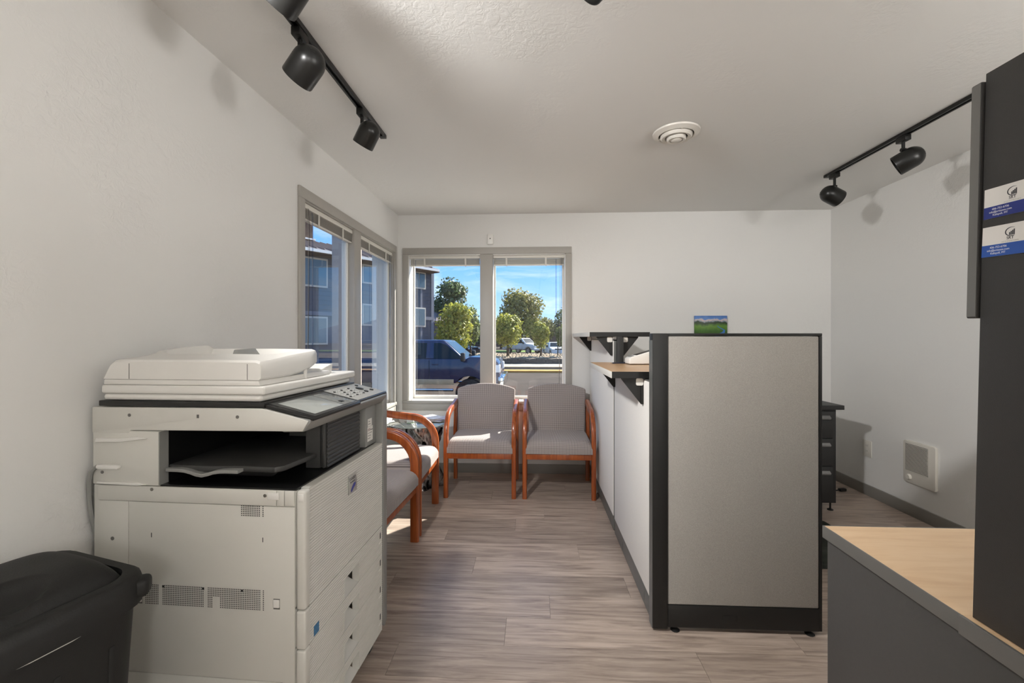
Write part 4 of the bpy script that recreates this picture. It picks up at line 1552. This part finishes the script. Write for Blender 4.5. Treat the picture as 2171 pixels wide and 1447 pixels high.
track_head('far track light head on the right track, aimed right', 2.105, 3.17, 0.058, (0.88, 0.10, -0.42))
track_head('track light head tip showing at the top centre of the photo', 0.15, 1.22, 0.045, (-0.70, 0.05, -0.72))
track_head('added fill track head on the left track, out of the frame, aimed forward', -0.874, 0.86, 0.03, (0.60, 0.70, -0.50), watts=FILL_HEAD_W * 1.6, cone=112)  # added unseen head, lit as fill for the far half of the room

t = thing('ceiling_diffuser', 'round white ceiling air diffuser with concentric rings', 'air vent', (0.808, 2.52, H), 0)
m_dif = mat('diffuser_white', '#DAD6CE', 0.45)
MB().lathe([(0.122, -0.002), (0.128, -0.006), (0.126, -0.014), (0.098, -0.026), (0.094, -0.022), (0.094, -0.002)], 48).build('outer_ring', m_dif, t)
MB().lathe([(0.086, -0.002), (0.086, -0.030), (0.078, -0.040), (0.062, -0.036), (0.060, -0.030), (0.078, -0.026), (0.080, -0.002)], 48, cap=False).build('middle_ring', m_dif, t)
MB().lathe([(0.052, -0.020), (0.052, -0.044), (0.046, -0.052), (0.036, -0.050), (0.034, -0.044), (0.030, -0.050), (0.018, -0.056), (0.001, -0.057)], 40).build('centre_cone', m_dif, t)
MB().lathe([(0.093, -0.0015), (0.093, -0.0025)], 40).build('dark_throat', m_cop_d, t)
for k in range(3):
    a = R(30 + 120 * k)
    MB().obox(Matrix.Rotation(a, 4, 'Z') @ Matrix.Translation((0.068, 0, -0.022)), 0.06, 0.006, 0.010).build('spoke', m_dif, t)

t = thing('motion_sensor', 'small white motion sensor on the wall above the back window', 'sensor', (-0.402, BY, 2.150))
MB().box(-0.029, 0.029, -0.026, 0, 0.0, 0.098).build('housing', m_vinyl, t, bevel=0.009, seg=3)
MB().lathe([(0.006, 0), (0.004, 0.002)], 14, Matrix.Translation((0.0, -0.026, 0.055)) @ Matrix.Rotation(R(90), 4, 'X')).build('lens', mat('sensor_lens', '#6E6B66', 0.3), t)

# ------------------------------------------------------------------ right wall fittings
m_plate = mat('ivory_plate', '#D5D1C8', 0.4)
t = thing('wall_heater', 'white wall heater with louvred grille low on the right wall', 'heater', (XR, 3.197, 0.237))
MB().prism(rrect(-0.128, 0.128, 0.0, 0.302, 0.018, 4), -0.020, 0.0, 'x').build('faceplate', m_plate, t, bevel=0.004)
MB().box(-0.0206, -0.019, -0.075, 0.108, 0.085, 0.278).build('grille_recess', m_cop_d, t)
me = None
for i in range(22):
    if me is None:
        o = MB().box(-0.0245, -0.0195, -0.075, 0.108, -0.0022, 0.0022).build('louvre', m_plate, t)
        me = o.data
    else:
        o = bpy.data.objects.new('louvre', me); COL.objects.link(o); o.parent = t
    o.location = (0, 0, 0.089 + 0.00875 * i)
MB().lathe([(0.020, 0), (0.020, 0.008), (0.016, 0.014), (0.014, 0.014)], 24, Matrix.Translation((-0.020, 0.075, 0.045)) @ Matrix.Rotation(R(-90), 4, 'Y')).build('thermostat_knob', m_plate, t)
t = thing('wall_outlet', 'ivory duplex wall outlet low on the right wall', 'outlet', (XR, 3.690, 0.312))
MB().box(-0.006, 0, -0.046, 0.046, 0.0, 0.132).build('cover_plate', m_plate, t, bevel=0.003)
for z in (0.045, 0.088):
    rc = MB().prism(rrect(-0.017, 0.017, z - 0.015, z + 0.015, 0.009, 4), -0.0075, -0.006, 'x').build('receptacle', m_plate, t)
    MB().box(-0.0078, -0.0074, -0.008, -0.006, z - 0.004, z + 0.008).box(-0.0078, -0.0074, 0.006, 0.008, z - 0.004, z + 0.006).build('slots', m_cop_d, rc)

# ------------------------------------------------------------------ added globe lamps out of view, there to brighten the room
m_fill_globe = mat('fill_globe_glow', '#FFFFFF', 0.3, emis='#FFFDFA', estr=FILL_GLOBE_POWER)
for k, (x, y) in enumerate(((2.25, 0.15), (1.1, -1.9))):
    t = thing('added_fill_globe', 'added white fill globe out of view, ' + ('nearer one' if k == 0 else 'farther one'), 'lamp', (x, y, H), 0, 'added fill globes')
    MB().cyl((0, 0, -0.001), (0, 0, -0.022), 0.06, 24).build('ceiling_rose', m_vinyl, t)
    MB().cyl((0, 0, -0.02), (0, 0, -0.42), 0.005, 8).build('cable', m_black, t)
    vs = MB().lathe([(0.18 * math.sin(PI * i / 14) + 0.0004, -0.60 + 0.18 * math.cos(PI * i / 14)) for i in range(15)], 28).build('globe', m_fill_globe, t)

# ================================================================== outdoors
GZ = -0.70
m_asph = mat('asphalt', '#423B36', 0.95, spec=0.1, noise=0.22, nscale=0.7)
m_conc = mat('pale_concrete', '#8D867C', 0.9, noise=0.1, nscale=3)
m_yel = mat('curb_yellow_paint', '#BC8436', 0.8, noise=0.2, nscale=4)
m_tan = mat('curb_tan', '#A08A70', 0.85, noise=0.15, nscale=4)
m_lawn = mat('lawn_green', '#5F7A2A', 0.95, noise=0.3, nscale=5)
q = MB()
q.add([(-90, -40, GZ), (90, -40, GZ), (90, 140, GZ), (-90, 140, GZ)], [(0, 1, 2, 3)])
tag(q.build('road', m_asph), 'grey asphalt street outside the window', kind='structure')
q = MB(); q.box(-1.45, 9, 4.32, 10.8, GZ, GZ + 0.10)  # slab added below the sight line to bounce sun onto the ceiling
tag(q.build('added_bounce_slab', mat('bounce_slab_concrete', '#C9C4BA', 0.9, noise=0.06, nscale=2)), 'added unseen pale slab bouncing sunlight through the windows', kind='structure')
q = MB(); q.box(-40, 40, 24.35, 25.2, GZ, GZ + 0.11)
tag(q.build('curb_near', m_yel, bevel=0.02), 'yellow painted street curb', kind='structure')
q = MB(); q.box(-40, 40, 27.3, 27.8, GZ, GZ + 0.13)
tag(q.build('curb_far', m_tan, bevel=0.02), 'tan curb along the sidewalk', kind='structure')
q = MB(); q.box(-40, 40, 27.8, 31.1, GZ, GZ + 0.09)
tag(q.build('sidewalk', m_conc), 'pale concrete sidewalk', kind='structure')
q = MB()
for (y, z) in ((31.3, -0.26), (36.5, -0.10), (37.6, GZ)):
    q.v += [(-40, y, z), (40, y, z)]
q.f += [(0, 1, 3, 2), (2, 3, 5, 4)]
tag(q.build('planting_bank', mat('dry_soil', '#6E5B45', 0.95, noise=0.25, nscale=6)), 'soil bank above the stone wall', kind='structure')
q = MB(); q.box(-60, 60, 57, 63, GZ, GZ + 0.06)
tag(q.build('lawn_strip', m_lawn), 'sunlit lawn strip across the lot', kind='structure')
# stacked stone wall
m_stone = mat('dark_wall_stone', '#57534E', 0.9, noise=0.3, nscale=5, bump=0.6, bscale=14)
sw_ = thing('stone_wall', 'low dark stacked stone retaining wall across the street', 'wall', (0, 31.2, GZ))
q = MB(); q.box(-11, 6, 0.06, 0.30, 0.0, 0.42)
q.build('wall_core', mat('wall_core_dark', '#2C2926', 0.95), sw_)
rs = random.Random(3)
smeshes = []
for k in range(6):
    b_ = MB(); b_.box(-0.5, 0.5, -0.5, 0.5, -0.5, 0.5)
    b_.v = [(x + rs.uniform(-.1, .1), y + rs.uniform(-.15, .15), z + rs.uniform(-.12, .12)) for x, y, z in b_.v]
    o = b_.build('stone', m_stone, sw_, bevel=0.08, seg=1)
    smeshes.append(o.data)
    o.location = (-10.6 + 0.4 * k, 0.02, 0.08)
    o.scale = (0.38, 0.25, 0.15)
for r_ in range(3):
    x = -8.2 if r_ == 0 else -10.8 + 0.13 * r_
    while x < 5.6:
        wv = rs.uniform(0.30, 0.55)
        o = bpy.data.objects.new('stone', rs.choice(smeshes)); COL.objects.link(o); o.parent = sw_
        o.location = (x + wv / 2, 0.02 + rs.uniform(-.03, .03), 0.075 + 0.148 * r_)
        o.scale = (wv, 0.26, 0.155)
        x += wv
# loose rock mulch
q = MB()
for k in range(900):
    x, y = rs.uniform(-9, 5), rs.uniform(31.6, 36.6)
    z = -0.26 + (y - 31.3) / 5.2 * 0.16
    r_ = rs.uniform(0.05, 0.13)
    q.add([(x + r_ * dx, y + r_ * dy, z + r_ * dz * 0.7) for dx, dy, dz in ((1, 0, 0.1), (-1, 0.1, 0), (0, 1, 0), (0.1, -1, 0), (0, 0, 1.1), (0, 0, -0.6))],
          [(0, 2, 4), (2, 1, 4), (1, 3, 4), (3, 0, 4), (2, 0, 5), (1, 2, 5), (3, 1, 5), (0, 3, 5)])
tag(q.build('rock_mulch', mat('tan_rock', '#A89880', 0.9, noise=0.25, nscale=3)), 'loose tan rock mulch behind the stone wall', 'rocks', kind='stuff')
# hills
q = MB()
xs = [-260 + 20 * i for i in range(27)]
for i, x in enumerate(xs):
    zt = 13 + 5 * math.sin(i * 0.7) + 3 * math.sin(i * 1.9 + 1) + 4 * math.cos(i * 0.33)
    q.v += [(x, 400, GZ - 5), (x, 430, zt), (x, 520, zt + 2), (x, 560, GZ - 5)]
for i in range(26):
    for k in range(3):
        q.f.append((4 * i + k, 4 * i + 4 + k, 4 * i + 5 + k, 4 * i + 1 + k))
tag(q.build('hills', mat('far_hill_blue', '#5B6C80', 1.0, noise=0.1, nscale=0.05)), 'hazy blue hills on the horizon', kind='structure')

# trees
def leafmat(name, c1, c2):
    if name in MATS:
        return MATS[name]
    m = mat(name, c1, 0.6, noise=0.0)
    t_ = m.node_tree
    b_ = t_.nodes['Principled BSDF']
    g = t_.nodes.new('ShaderNodeNewGeometry')
    rp_ = t_.nodes.new('ShaderNodeValToRGB')
    rp_.color_ramp.elements[0].color = hexc(c1)
    rp_.color_ramp.elements[1].color = hexc(c2)
    t_.links.new(g.outputs['Random Per Island'], rp_.inputs[0])
    t_.links.new(rp_.outputs[0], b_.inputs['Base Color'])
    tl = t_.nodes.new('ShaderNodeBsdfTranslucent')
    t_.links.new(rp_.outputs[0], tl.inputs[0])
    mx_ = t_.nodes.new('ShaderNodeMixShader')
    mx_.inputs[0].default_value = 0.35
    t_.links.new(b_.outputs[0], mx_.inputs[1])
    t_.links.new(tl.outputs[0], mx_.inputs[2])
    t_.links.new(mx_.outputs[0], t_.nodes['Material Output'].inputs[0])
    return m
LF_Y = leafmat('leaf_yellow_green', '#6E7A26', '#B9B552')
LF_G = leafmat('leaf_mid_green', '#46592A', '#8B9450')
LF_D = leafmat('leaf_dark_green', '#36482F', '#6D7D52')
LF_O = leafmat('leaf_olive', '#5F5E33', '#9C9856')
m_bark = mat('bark', '#4A3B2E', 0.95, noise=0.3, nscale=8, bump=0.6, bscale=12)
def tree(name, label, cat, x, y, z0, zc0, zc1, rad, lm, nl, ls, lobes=7, seed=1, group='trees outside'):
    rr = random.Random(seed)
    t_ = thing(name, label, cat, (x, y, z0), 0, group)
    hc = (zc1 - zc0)
    base = zc0 - z0
    q_ = MB()
    q_.tube([(0, 0, -0.1), (0.03 * rad, 0, base), (-0.03 * rad, 0.02, base + hc * 0.4), (0, 0, base + hc * 0.75)], [0.07 * rad + 0.03, 0.055 * rad + 0.02, 0.035 * rad, 0.01], 8)
    for k in range(5):
        a = k * 1.3 + seed
        z = base + hc * (0.1 + 0.09 * k)
        q_.tube([(0, 0, z), (rad * 0.35 * math.cos(a), rad * 0.35 * math.sin(a), z + hc * 0.12), (rad * 0.7 * math.cos(a), rad * 0.7 * math.sin(a), z + hc * 0.3)], [0.03 * rad, 0.02 * rad, 0.006 * rad], 6)
    q_.build('trunk', m_bark, t_)
    f_ = MB()
    cen = [(0, 0, base + hc * 0.5, 1.0)]
    for k in range(lobes):
        a = 2 * PI * k / lobes + rr.uniform(-.3, .3)
        zz = rr.uniform(0.25, 0.85)
        w_ = math.sin(PI * min(0.95, zz)) ** 0.7
        cen.append((rad * 0.5 * w_ * math.cos(a), rad * 0.5 * w_ * math.sin(a), base + hc * zz, rr.uniform(0.38, 0.6)))
    for k in range(nl):
        cx_, cy_, cz_, sc = cen[rr.randrange(len(cen))] if k % 3 else cen[0]
        d_ = Vector((rr.gauss(0, 1), rr.gauss(0, 1), rr.gauss(0, 1))).normalized()
        r3 = rr.random() ** 0.28
        if sc == 1.0:
            p = Vector((cx_ + d_.x * rad * 0.86 * r3, cy_ + d_.y * rad * 0.86 * r3, cz_ + d_.z * hc * 0.47 * r3))
        else:
            p = Vector((cx_ + d_.x * rad * sc * r3, cy_ + d_.y * rad * sc * r3, cz_ + d_.z * min(rad, hc * 0.5) * sc * 0.8 * r3))
        nrm = (d_ + Vector((rr.gauss(0, .6), rr.gauss(0, .6), rr.gauss(0, .6)))).normalized()
        u_ = nrm.orthogonal().normalized()
        v_ = nrm.cross(u_)
        an = rr.uniform(0, 2 * PI)
        u_, v_ = u_ * math.cos(an) + v_ * math.sin(an), v_ * math.cos(an) - u_ * math.sin(an)
        s_ = ls * rr.uniform(0.6, 1.3)
        f_.add([p - u_ * s_, p - v_ * s_ * 0.55, p + u_ * s_, p + v_ * s_ * 0.55], [(0, 1, 2, 3)])
    o_ = f_.build('foliage', lm, t_)
    o_['kind'] = 'stuff'
    return t_
tree('round_bush', 'bright yellow green round tree behind the blue truck', 'tree', -5.30, 29.2, GZ + 0.09, -0.2, 3.75, 1.45, LF_Y, 3600, 0.13, 8, 1)
tree('round_bush', 'rounded yellow green tree left of the white suv', 'tree', -1.92, 33.2, -0.22, 0.35, 3.05, 1.30, LF_Y, 3600, 0.12, 8, 2)
tree('round_bush', 'leafy young tree in front of the white suv nose', 'tree', 0.60, 33.6, -0.20, 0.25, 2.55, 0.76, LF_Y, 2200, 0.11, 7, 3)
tree('round_bush', 'small tree beside the window edge near the street lamp', 'tree', 2.25, 33.4, -0.2, 0.3, 2.3, 0.60, LF_G, 1500, 0.11, 6, 4)
tree('broad_tree', 'big olive green tree rising above the far parked cars', 'tree', -1.7, 62, GZ, 0.9, 8.1, 3.6, LF_O, 5200, 0.24, 9, 5)
tree('tall_tree', 'tall dark green tree behind the grey building corner', 'tree', -7.05, 37, GZ, 1.2, 6.6, 1.75, LF_D, 3600, 0.17, 9, 6)
tree('tall_tree', 'slender upper tree beside the tall dark one', 'tree', -5.6, 39, GZ, 0.2, 4.3, 1.0, LF_G, 1500, 0.16, 6, 7)
tree('far_tree', 'distant green tree right of the yellow green one', 'tree', -5.2, 50, GZ, -0.2, 3.7, 1.6, LF_D, 1800, 0.2, 6, 8)
tree('far_tree', 'distant dark tree at the right edge of the window', 'tree', 5.0, 72, GZ, 0.2, 6.4, 1.9, LF_D, 1800, 0.24, 6, 9)
tree('far_tree', 'far olive tree behind the white suv', 'tree', 1.5, 70, GZ, 0.2, 4.6, 2.6, LF_O, 1800, 0.26, 6, 10)
tree('far_tree', 'far green tree behind the left small tree', 'tree', -5.4, 74, GZ, 0.0, 4.2, 3.2, LF_G, 1800, 0.26, 6, 11)
tree('low_shrub', 'orange tinted shrub at the foot of the grey building', 'shrub', -6.1, 26.6, GZ, GZ + 0.1, 1.05, 0.75, leafmat('leaf_orange', '#7A4A18', '#B9772E'), 900, 0.10, 5, 12)

# far brown building
t = thing('far_building', 'low brown building far behind the white suv', 'building', (0, 92, GZ))
MB().box(-14, 16, 0, 8, 0, 3.2).build('wall', mat('brown_siding', '#5A463C', 0.9), t)
MB().prism([(-0.6, 3.2), (8.6, 3.2), (4, 4.4)], -14.5, 16.5, 'x').build('roof', mat('brown_roof', '#3F342E', 0.9), t)
for k in range(6):
    w_ = MB().box(-12 + 4.6 * k, -10.4 + 4.6 * k, -0.05, 0.0, 0.9, 2.3).build('window', m_vinyl, t)
    MB().box(-11.9 + 4.6 * k, -10.5 + 4.6 * k, -0.07, -0.05, 1.0, 2.2).build('pane', mat('dark_pane', '#2B333B', 0.1), w_)

# grey apartment building beside the lot
m_sid = mat('slate_siding', '#5C5D66', 0.85, noise=0.08, nscale=2)
m_sid2 = mat('brown_wood_siding', '#70594C', 0.85, noise=0.12, nscale=3)
m_wtrim = mat('window_trim_cream', '#C9C2B6', 0.6)
m_dpane = mat('building_pane', '#55656F', 0.06, spec=0.8)
m_metal = mat('standing_seam_metal', '#7D7270', 0.45, metal=0.3)
ab = thing('apartment_building', 'slate grey apartment building with metal roof across the lot', 'building', (-6.40, 27.73, GZ), math.atan2(0.828, 0.561))
# local +x runs back along the facade towards its far corner; facade at y=0, outside is -y
def fb(name, x0, x1, y0, y1, z0, z1, m_, par=None, bev=0):
    return MB().box(x0, x1, y0, y1, z0, z1).build(name, m_, par or ab, bevel=bev)
fb('wall', -24, 0.0, 0, 9, 0, 6.05, m_sid)
fb('corner_board', -0.16, 0.06, -0.06, 0.16, 0, 6.1, mat('corner_board_grey', '#7A7C86', 0.8))
fb('corner_board', -1.05, -0.90, -0.05, 0.0, 0, 6.1, MATS['corner_board_grey'])
for i in range(26):
    fb('siding_lap', -23.9, -0.17, -0.022, 0.0, 0.15 + 0.23 * i, 0.17 + 0.23 * i, m_sid)
fb('belt_course', -24, 0.0, -0.07, 0.0, 3.05, 3.25, MATS['corner_board_grey'])
for (x0, x1, z0, z1) in ((-1.75, -0.66, 2.60, 3.80), (-1.75, -0.66, 4.95, 6.00), (-8.85, -7.2, 4.45, 5.90), (-5.2, -4.0, 2.6, 3.8), (-5.2, -4.0, 4.9, 5.95), (-8.85, -7.2, 1.6, 3.0), (-12.5, -11, 4.45, 5.9), (-12.5, -11, 1.6, 3.0)):
    w_ = fb('window', x0, x1, -0.09, -0.02, z0, z1, m_wtrim)
    fb('pane', x0 + 0.09, (x0 + x1) / 2 - 0.03, -0.11, -0.09, z0 + 0.09, z1 - 0.09, m_dpane, w_)
    fb('pane', (x0 + x1) / 2 + 0.03, x1 - 0.09, -0.11, -0.09, z0 + 0.09, z1 - 0.09, m_dpane, w_)
q = MB(); q.prism([(-0.85, 6.20), (-0.85, 6.05), (3.2, 7.25), (3.2, 7.40)], -24.3, -0.35, 'x')
rf = q.build('roof', m_metal, ab)
for i in range(58):
    x = -24.2 + 0.41 * i
    MB().prism([(-0.86, 6.20), (3.2, 7.4), (3.2, 7.47), (-0.86, 6.27)], x - 0.02, x + 0.02, 'x').build('roof_seam', m_metal, rf)
fb('gutter', -24.3, -0.3, -0.97, -0.84, 6.02, 6.16, m_vinyl)
fb('soffit', -24, -0.2, -0.84, 0.0, 5.98, 6.04, mat('soffit_brown', '#574A43', 0.9))
fb('upper_storey', -24, -6.3, 3.0, 8, 6.9, 8.40, m_sid2)
for i in range(9):
    fb('board_lap', -24, -6.3, 2.96, 3.0, 7.52 + 0.105 * i, 7.545 + 0.105 * i, m_sid2)
fb('upper_flashing', -24, -6.2, 2.85, 3.0, 7.42, 7.50, m_vinyl)

# lower metal roofed wing seen past the corner
t = thing('metal_roof_shed', 'low shed with grey standing seam roof behind the yellow tree', 'building', (-7.6, 33.0, GZ), R(8))
MB().box(-2.0, 2.0, 0.3, 3.3, 0, 3.1).build('wall', m_sid, t)
rf = MB().prism([(0.0, 3.05), (0.0, 3.15), (3.4, 4.25), (3.4, 4.15)], -2.2, 2.2, 'x').build('roof', m_metal, t)
for i in range(10):
    x = -2.1 + 0.46 * i
    MB().prism([(0, 3.15), (3.4, 4.25), (3.4, 4.31), (0, 3.21)], x - 0.02, x + 0.02, 'x').build('roof_seam', mat('seam_dark', '#4A4446', 0.5), rf)

# porch column just outside the side window
t = thing('porch_column', 'taupe stucco porch column outside the side window', 'column', (-2.16, 5.0, GZ))
MB().box(-0.15, 0.15, -0.07, 0.07, 0, 3.9).build('shaft', mat('taupe_stucco', '#A99C93', 0.9, bump=0.4, bscale=60, noise=0.05, nscale=20), t, bevel=0.01)
MB().box(-0.19, 0.19, -0.19, 0.19, 0, 0.25).build('plinth', m_conc, t, bevel=0.01)

# street lamp
t = thing('street_lamp', 'dark street lamp post by the small tree', 'street lamp', (1.93, 34.2, -0.18))
MB().cyl((0, 0, 0), (0, 0, 2.35), 0.045, 12).build('post', m_black, t)
MB().box(-0.05, 0.34, -0.12, 0.12, 2.22, 2.42).build('lamp_box', m_black, t, bevel=0.02)

# vehicles ---------------------------------------------------------
m_tire = mat('tire_rubber', '#1B1B1B', 0.85)
m_rim = mat('wheel_rim', '#A9A9A8', 0.3, metal=0.8)
m_chrome = mat('chrome', '#C9CBCC', 0.12, metal=1.0)
m_autog = mat('auto_glass', '#141B1C', 0.08, spec=0.4)
m_head_l = mat('headlamp_lens', '#D8DCE0', 0.1)
m_tail = mat('plastic_black', '#191919', 0.5)
def vehicle(name, label, loc, rz, paint, prof, belt, roof, axles, W_, wins, wr=0.38, stripe=None, bed=None, mirror=None, doors=(), hl=None, bumper=None):
    """x forward, z up from the ground. prof: lower body outline; belt/roof: (x0,x1,z,half width) greenhouse"""
    t_ = thing(name, label, 'truck' if 'truck' in name else 'car', loc, rz)
    sill = prof[0][1]
    body = prof[:]
    under = []
    for ax in sorted(axles, reverse=True):
        under += [(ax + (wr + 0.08) * math.cos(R(a_)), wr + (wr + 0.08) * math.sin(R(a_))) for a_ in range(0, 181, 18) if wr + (wr + 0.08) * math.sin(R(a_)) >= sill - 0.001]
    # prof goes rear-bottom -> over the top -> front-bottom; close through the arches
    MB().prism(body + under, -W_ / 2, W_ / 2, 'y').build('body', paint, t_, bevel=0.05, seg=2, smooth=50)
    (bx0, bx1, bz, bh), (rx0, rx1, rz_, rh) = belt, roof
    v_ = [(bx0, -bh, bz), (bx1, -bh, bz), (bx1, bh, bz), (bx0, bh, bz), (rx0, -rh, rz_), (rx1, -rh, rz_), (rx1, rh, rz_), (rx0, rh, rz_)]
    MB().add(v_, [(0, 3, 2, 1), (4, 5, 6, 7), (0, 1, 5, 4), (1, 2, 6, 5), (2, 3, 7, 6), (3, 0, 4, 7)]).build('cab', paint, t_, bevel=0.06, seg=3, smooth=50)
    def side_y(z, s, e=0.008):
        k = (z - bz) / (rz_ - bz)
        return s * (bh + (rh - bh) * k + e)
    for s in (-1, 1):
        for wn in wins:
            n_ = len(wn)
            MB().add([(x, side_y(z, s, 0.006), z) for x, z in wn] + [(x, side_y(z, s, -0.02), z) for x, z in wn],
                     [tuple(range(n_)), tuple(range(2 * n_ - 1, n_ - 1, -1))] + [(i, (i + 1) % n_, n_ + (i + 1) % n_, n_ + i) for i in range(n_)]).build('side_window', m_autog, t_)
        for dx in doors:
            MB().box(dx - 0.006, dx + 0.006, s * (W_ / 2) - 0.004, s * (W_ / 2) + 0.004, sill + 0.08, bz - 0.03).build('door_seam', m_tail, t_)
            MB().box(dx + 0.08, dx + 0.26, s * (W_ / 2 + 0.012) - 0.014, s * (W_ / 2 + 0.012) + 0.014, bz - 0.15, bz - 0.11).build('door_handle', paint, t_, bevel=0.008)
        if stripe:
            MB().box(stripe[0], stripe[1], s * (W_ / 2) - 0.012, s * (W_ / 2) + 0.012, stripe[2], stripe[3]).build('lower_trim', stripe[4], t_, bevel=0.006)
            MB().cyl((stripe[0], s * (W_ / 2 + 0.08), sill - 0.06), (stripe[1], s * (W_ / 2 + 0.08), sill - 0.06), 0.04, 10).build('running_board', m_chrome, t_)
        if mirror:
            mr_ = MB().box(mirror[0] - 0.06, mirror[0] + 0.06, s * (W_ / 2 + 0.13) - 0.09, s * (W_ / 2 + 0.13) + 0.09, mirror[1] - 0.12, mirror[1] + 0.12).build('door_mirror', m_tail, t_, bevel=0.03)
        if hl:
            MB().box(hl[0], hl[1], min(s * (W_ / 2 - 0.28), s * (W_ / 2 + 0.006)), max(s * (W_ / 2 - 0.28), s * (W_ / 2 + 0.006)), hl[2], hl[3]).build('headlamp', m_head_l, t_, bevel=0.02)
        for ax in axles:
            M_ = Matrix.Translation((ax, s * (W_ / 2 - 0.13), wr)) @ Matrix.Rotation(R(90), 4, 'X')
            wh = MB().lathe([(wr * 0.62, -0.11), (wr * 0.95, -0.11), (wr, -0.07), (wr, 0.07), (wr * 0.95, 0.11), (wr * 0.62, 0.11)], 28, M_).build('wheel', m_tire, t_)
            MB().lathe([(wr * 0.62, -0.112), (wr * 0.55, -0.08), (0.06, -0.09), (0.06, 0.09), (wr * 0.55, 0.08), (wr * 0.62, 0.112)], 24, M_).build('rim', m_rim, wh)
    k1 = 0.90
    for (xa, xb) in ((bx1, rx1), (bx0, rx0)):
        d_ = 0.012 if xa == bx1 else -0.012
        MB().add([(xa + (xb - xa) * 0.1 + d_, -bh * 0.9, bz + (rz_ - bz) * 0.1), (xa + (xb - xa) * 0.1 + d_, bh * 0.9, bz + (rz_ - bz) * 0.1), (xa + (xb - xa) * k1 + d_, rh * 0.9, bz + (rz_ - bz) * k1), (xa + (xb - xa) * k1 + d_, -rh * 0.9, bz + (rz_ - bz) * k1)], [(0, 1, 2, 3)]).build('windshield' if d_ > 0 else 'rear_window', m_autog, t_)
    if bumper:
        MB().box(bumper[0], bumper[1], -W_ / 2 - 0.02, W_ / 2 + 0.02, bumper[2], bumper[3]).build('front_bumper', bumper[4], t_, bevel=0.05, seg=3)
        MB().box(bumper[0] + 0.0, bumper[0] + 0.03, -W_ / 2 + 0.3, W_ / 2 - 0.3, bumper[3] + 0.02, bumper[3] + 0.32).build('grille', m_tail, t_, bevel=0.01)
    return t_

m_blue = mat('truck_blue_paint', '#1C2547', 0.22, metal=0.15, coat=0.6)
m_truck_tan = mat('truck_tan_trim', '#9C8A70', 0.4)
m_wpaint = mat('white_car_paint', '#D9D9D6', 0.25, coat=0.5)
m_maroon = mat('maroon_car_paint', '#4A2A26', 0.25, coat=0.5)
# pickup: local x=0 at the nose
tp = [(-5.6, 0.56), (-5.65, 1.30), (-3.62, 1.33), (-3.60, 1.36), (-0.95, 1.36), (-0.85, 1.42), (-0.35, 1.40), (-0.12, 1.34), (-0.03, 1.22), (0.0, 0.80), (0.0, 0.60), (-0.10, 0.56)]
vehicle('pickup_truck', 'dark blue crew cab pickup truck parked outside the back window', (-0.93, 13.25, GZ), 0.0, m_blue, tp,
        (-3.55, -0.98, 1.34, 0.96), (-3.35, -1.62, 1.90, 0.78), (-0.86, -4.55), 1.98,
        [[(-1.88, 1.37), (-1.08, 1.37), (-1.16, 1.46), (-1.55, 1.76), (-1.72, 1.81), (-1.90, 1.81)],
         [(-2.95, 1.37), (-2.10, 1.37), (-2.10, 1.81), (-2.85, 1.81)], [(-3.42, 1.38), (-3.02, 1.38), (-2.95, 1.80), (-3.25, 1.78)]],
        0.40, stripe=(-3.6, -1.30, 0.64, 0.79, m_truck_tan), mirror=(-1.02, 1.42), doors=(-2.0, -3.0), hl=(-0.26, 0.005, 0.98, 1.20), bumper=(-0.06, 0.12, 0.56, 0.88, m_chrome))
sp_prof = [(-4.9, 0.42), (-5.0, 1.15), (-4.9, 1.22), (-1.35, 1.22), (-1.2, 1.20), (-0.25, 1.12), (-0.03, 1.0), (0.0, 0.55), (-0.1, 0.42)]
def suv_windows(a):
    return [[(-1.7 + a, 1.26), (-2.65 + a, 1.26), (-2.65 + a, 1.72), (-2.05 + a, 1.72)], [(-2.75 + a, 1.26), (-3.65 + a, 1.26), (-3.65 + a, 1.72), (-2.75 + a, 1.72)], [(-3.75 + a, 1.26), (-4.55 + a, 1.26), (-4.40 + a, 1.70), (-3.75 + a, 1.72)]]
vehicle('suv_car', 'white suv parked across the street between two trees', (0.75, 51.0, GZ), R(-38), m_wpaint, sp_prof,
        (-4.88, -1.30, 1.22, 0.94), (-4.55, -2.05, 1.86, 0.76), (-0.95, -3.9), 2.0, suv_windows(0), 0.38, mirror=(-1.5, 1.28), doors=(-1.8, -2.75), hl=(-0.3, 0.008, 0.82, 1.02), bumper=(-0.08, 0.06, 0.42, 0.70, m_wpaint))
sd_prof = [(-4.5, 0.30), (-4.6, 0.85), (-4.45, 0.98), (-3.9, 1.0), (-1.3, 0.98), (-0.3, 0.85), (-0.03, 0.72), (0.0, 0.42), (-0.1, 0.30)]
def sedan(label, loc, rz, paint):
    return vehicle('sedan_car', label, loc, rz, paint, sd_prof, (-4.1, -1.2, 0.97, 0.86), (-3.4, -2.0, 1.45, 0.66), (-0.85, -3.6), 1.8,
                   [[(-1.55, 1.0), (-2.45, 1.0), (-2.45, 1.36), (-2.05, 1.36)], [(-2.55, 1.0), (-3.6, 1.0), (-3.35, 1.34), (-2.55, 1.36)]], 0.32, mirror=(-1.5, 1.05), doors=(-1.7, -2.5), hl=(-0.3, 0.008, 0.62, 0.78), bumper=(-0.08, 0.05, 0.30, 0.52, paint))
sedan('white sedan nose at the right edge of the back window', (2.75, 43.5, GZ), R(-78), m_wpaint)
sedan('dark maroon car parked far behind the blue truck hood', (-6.4, 48.5, GZ), R(-30), m_maroon)
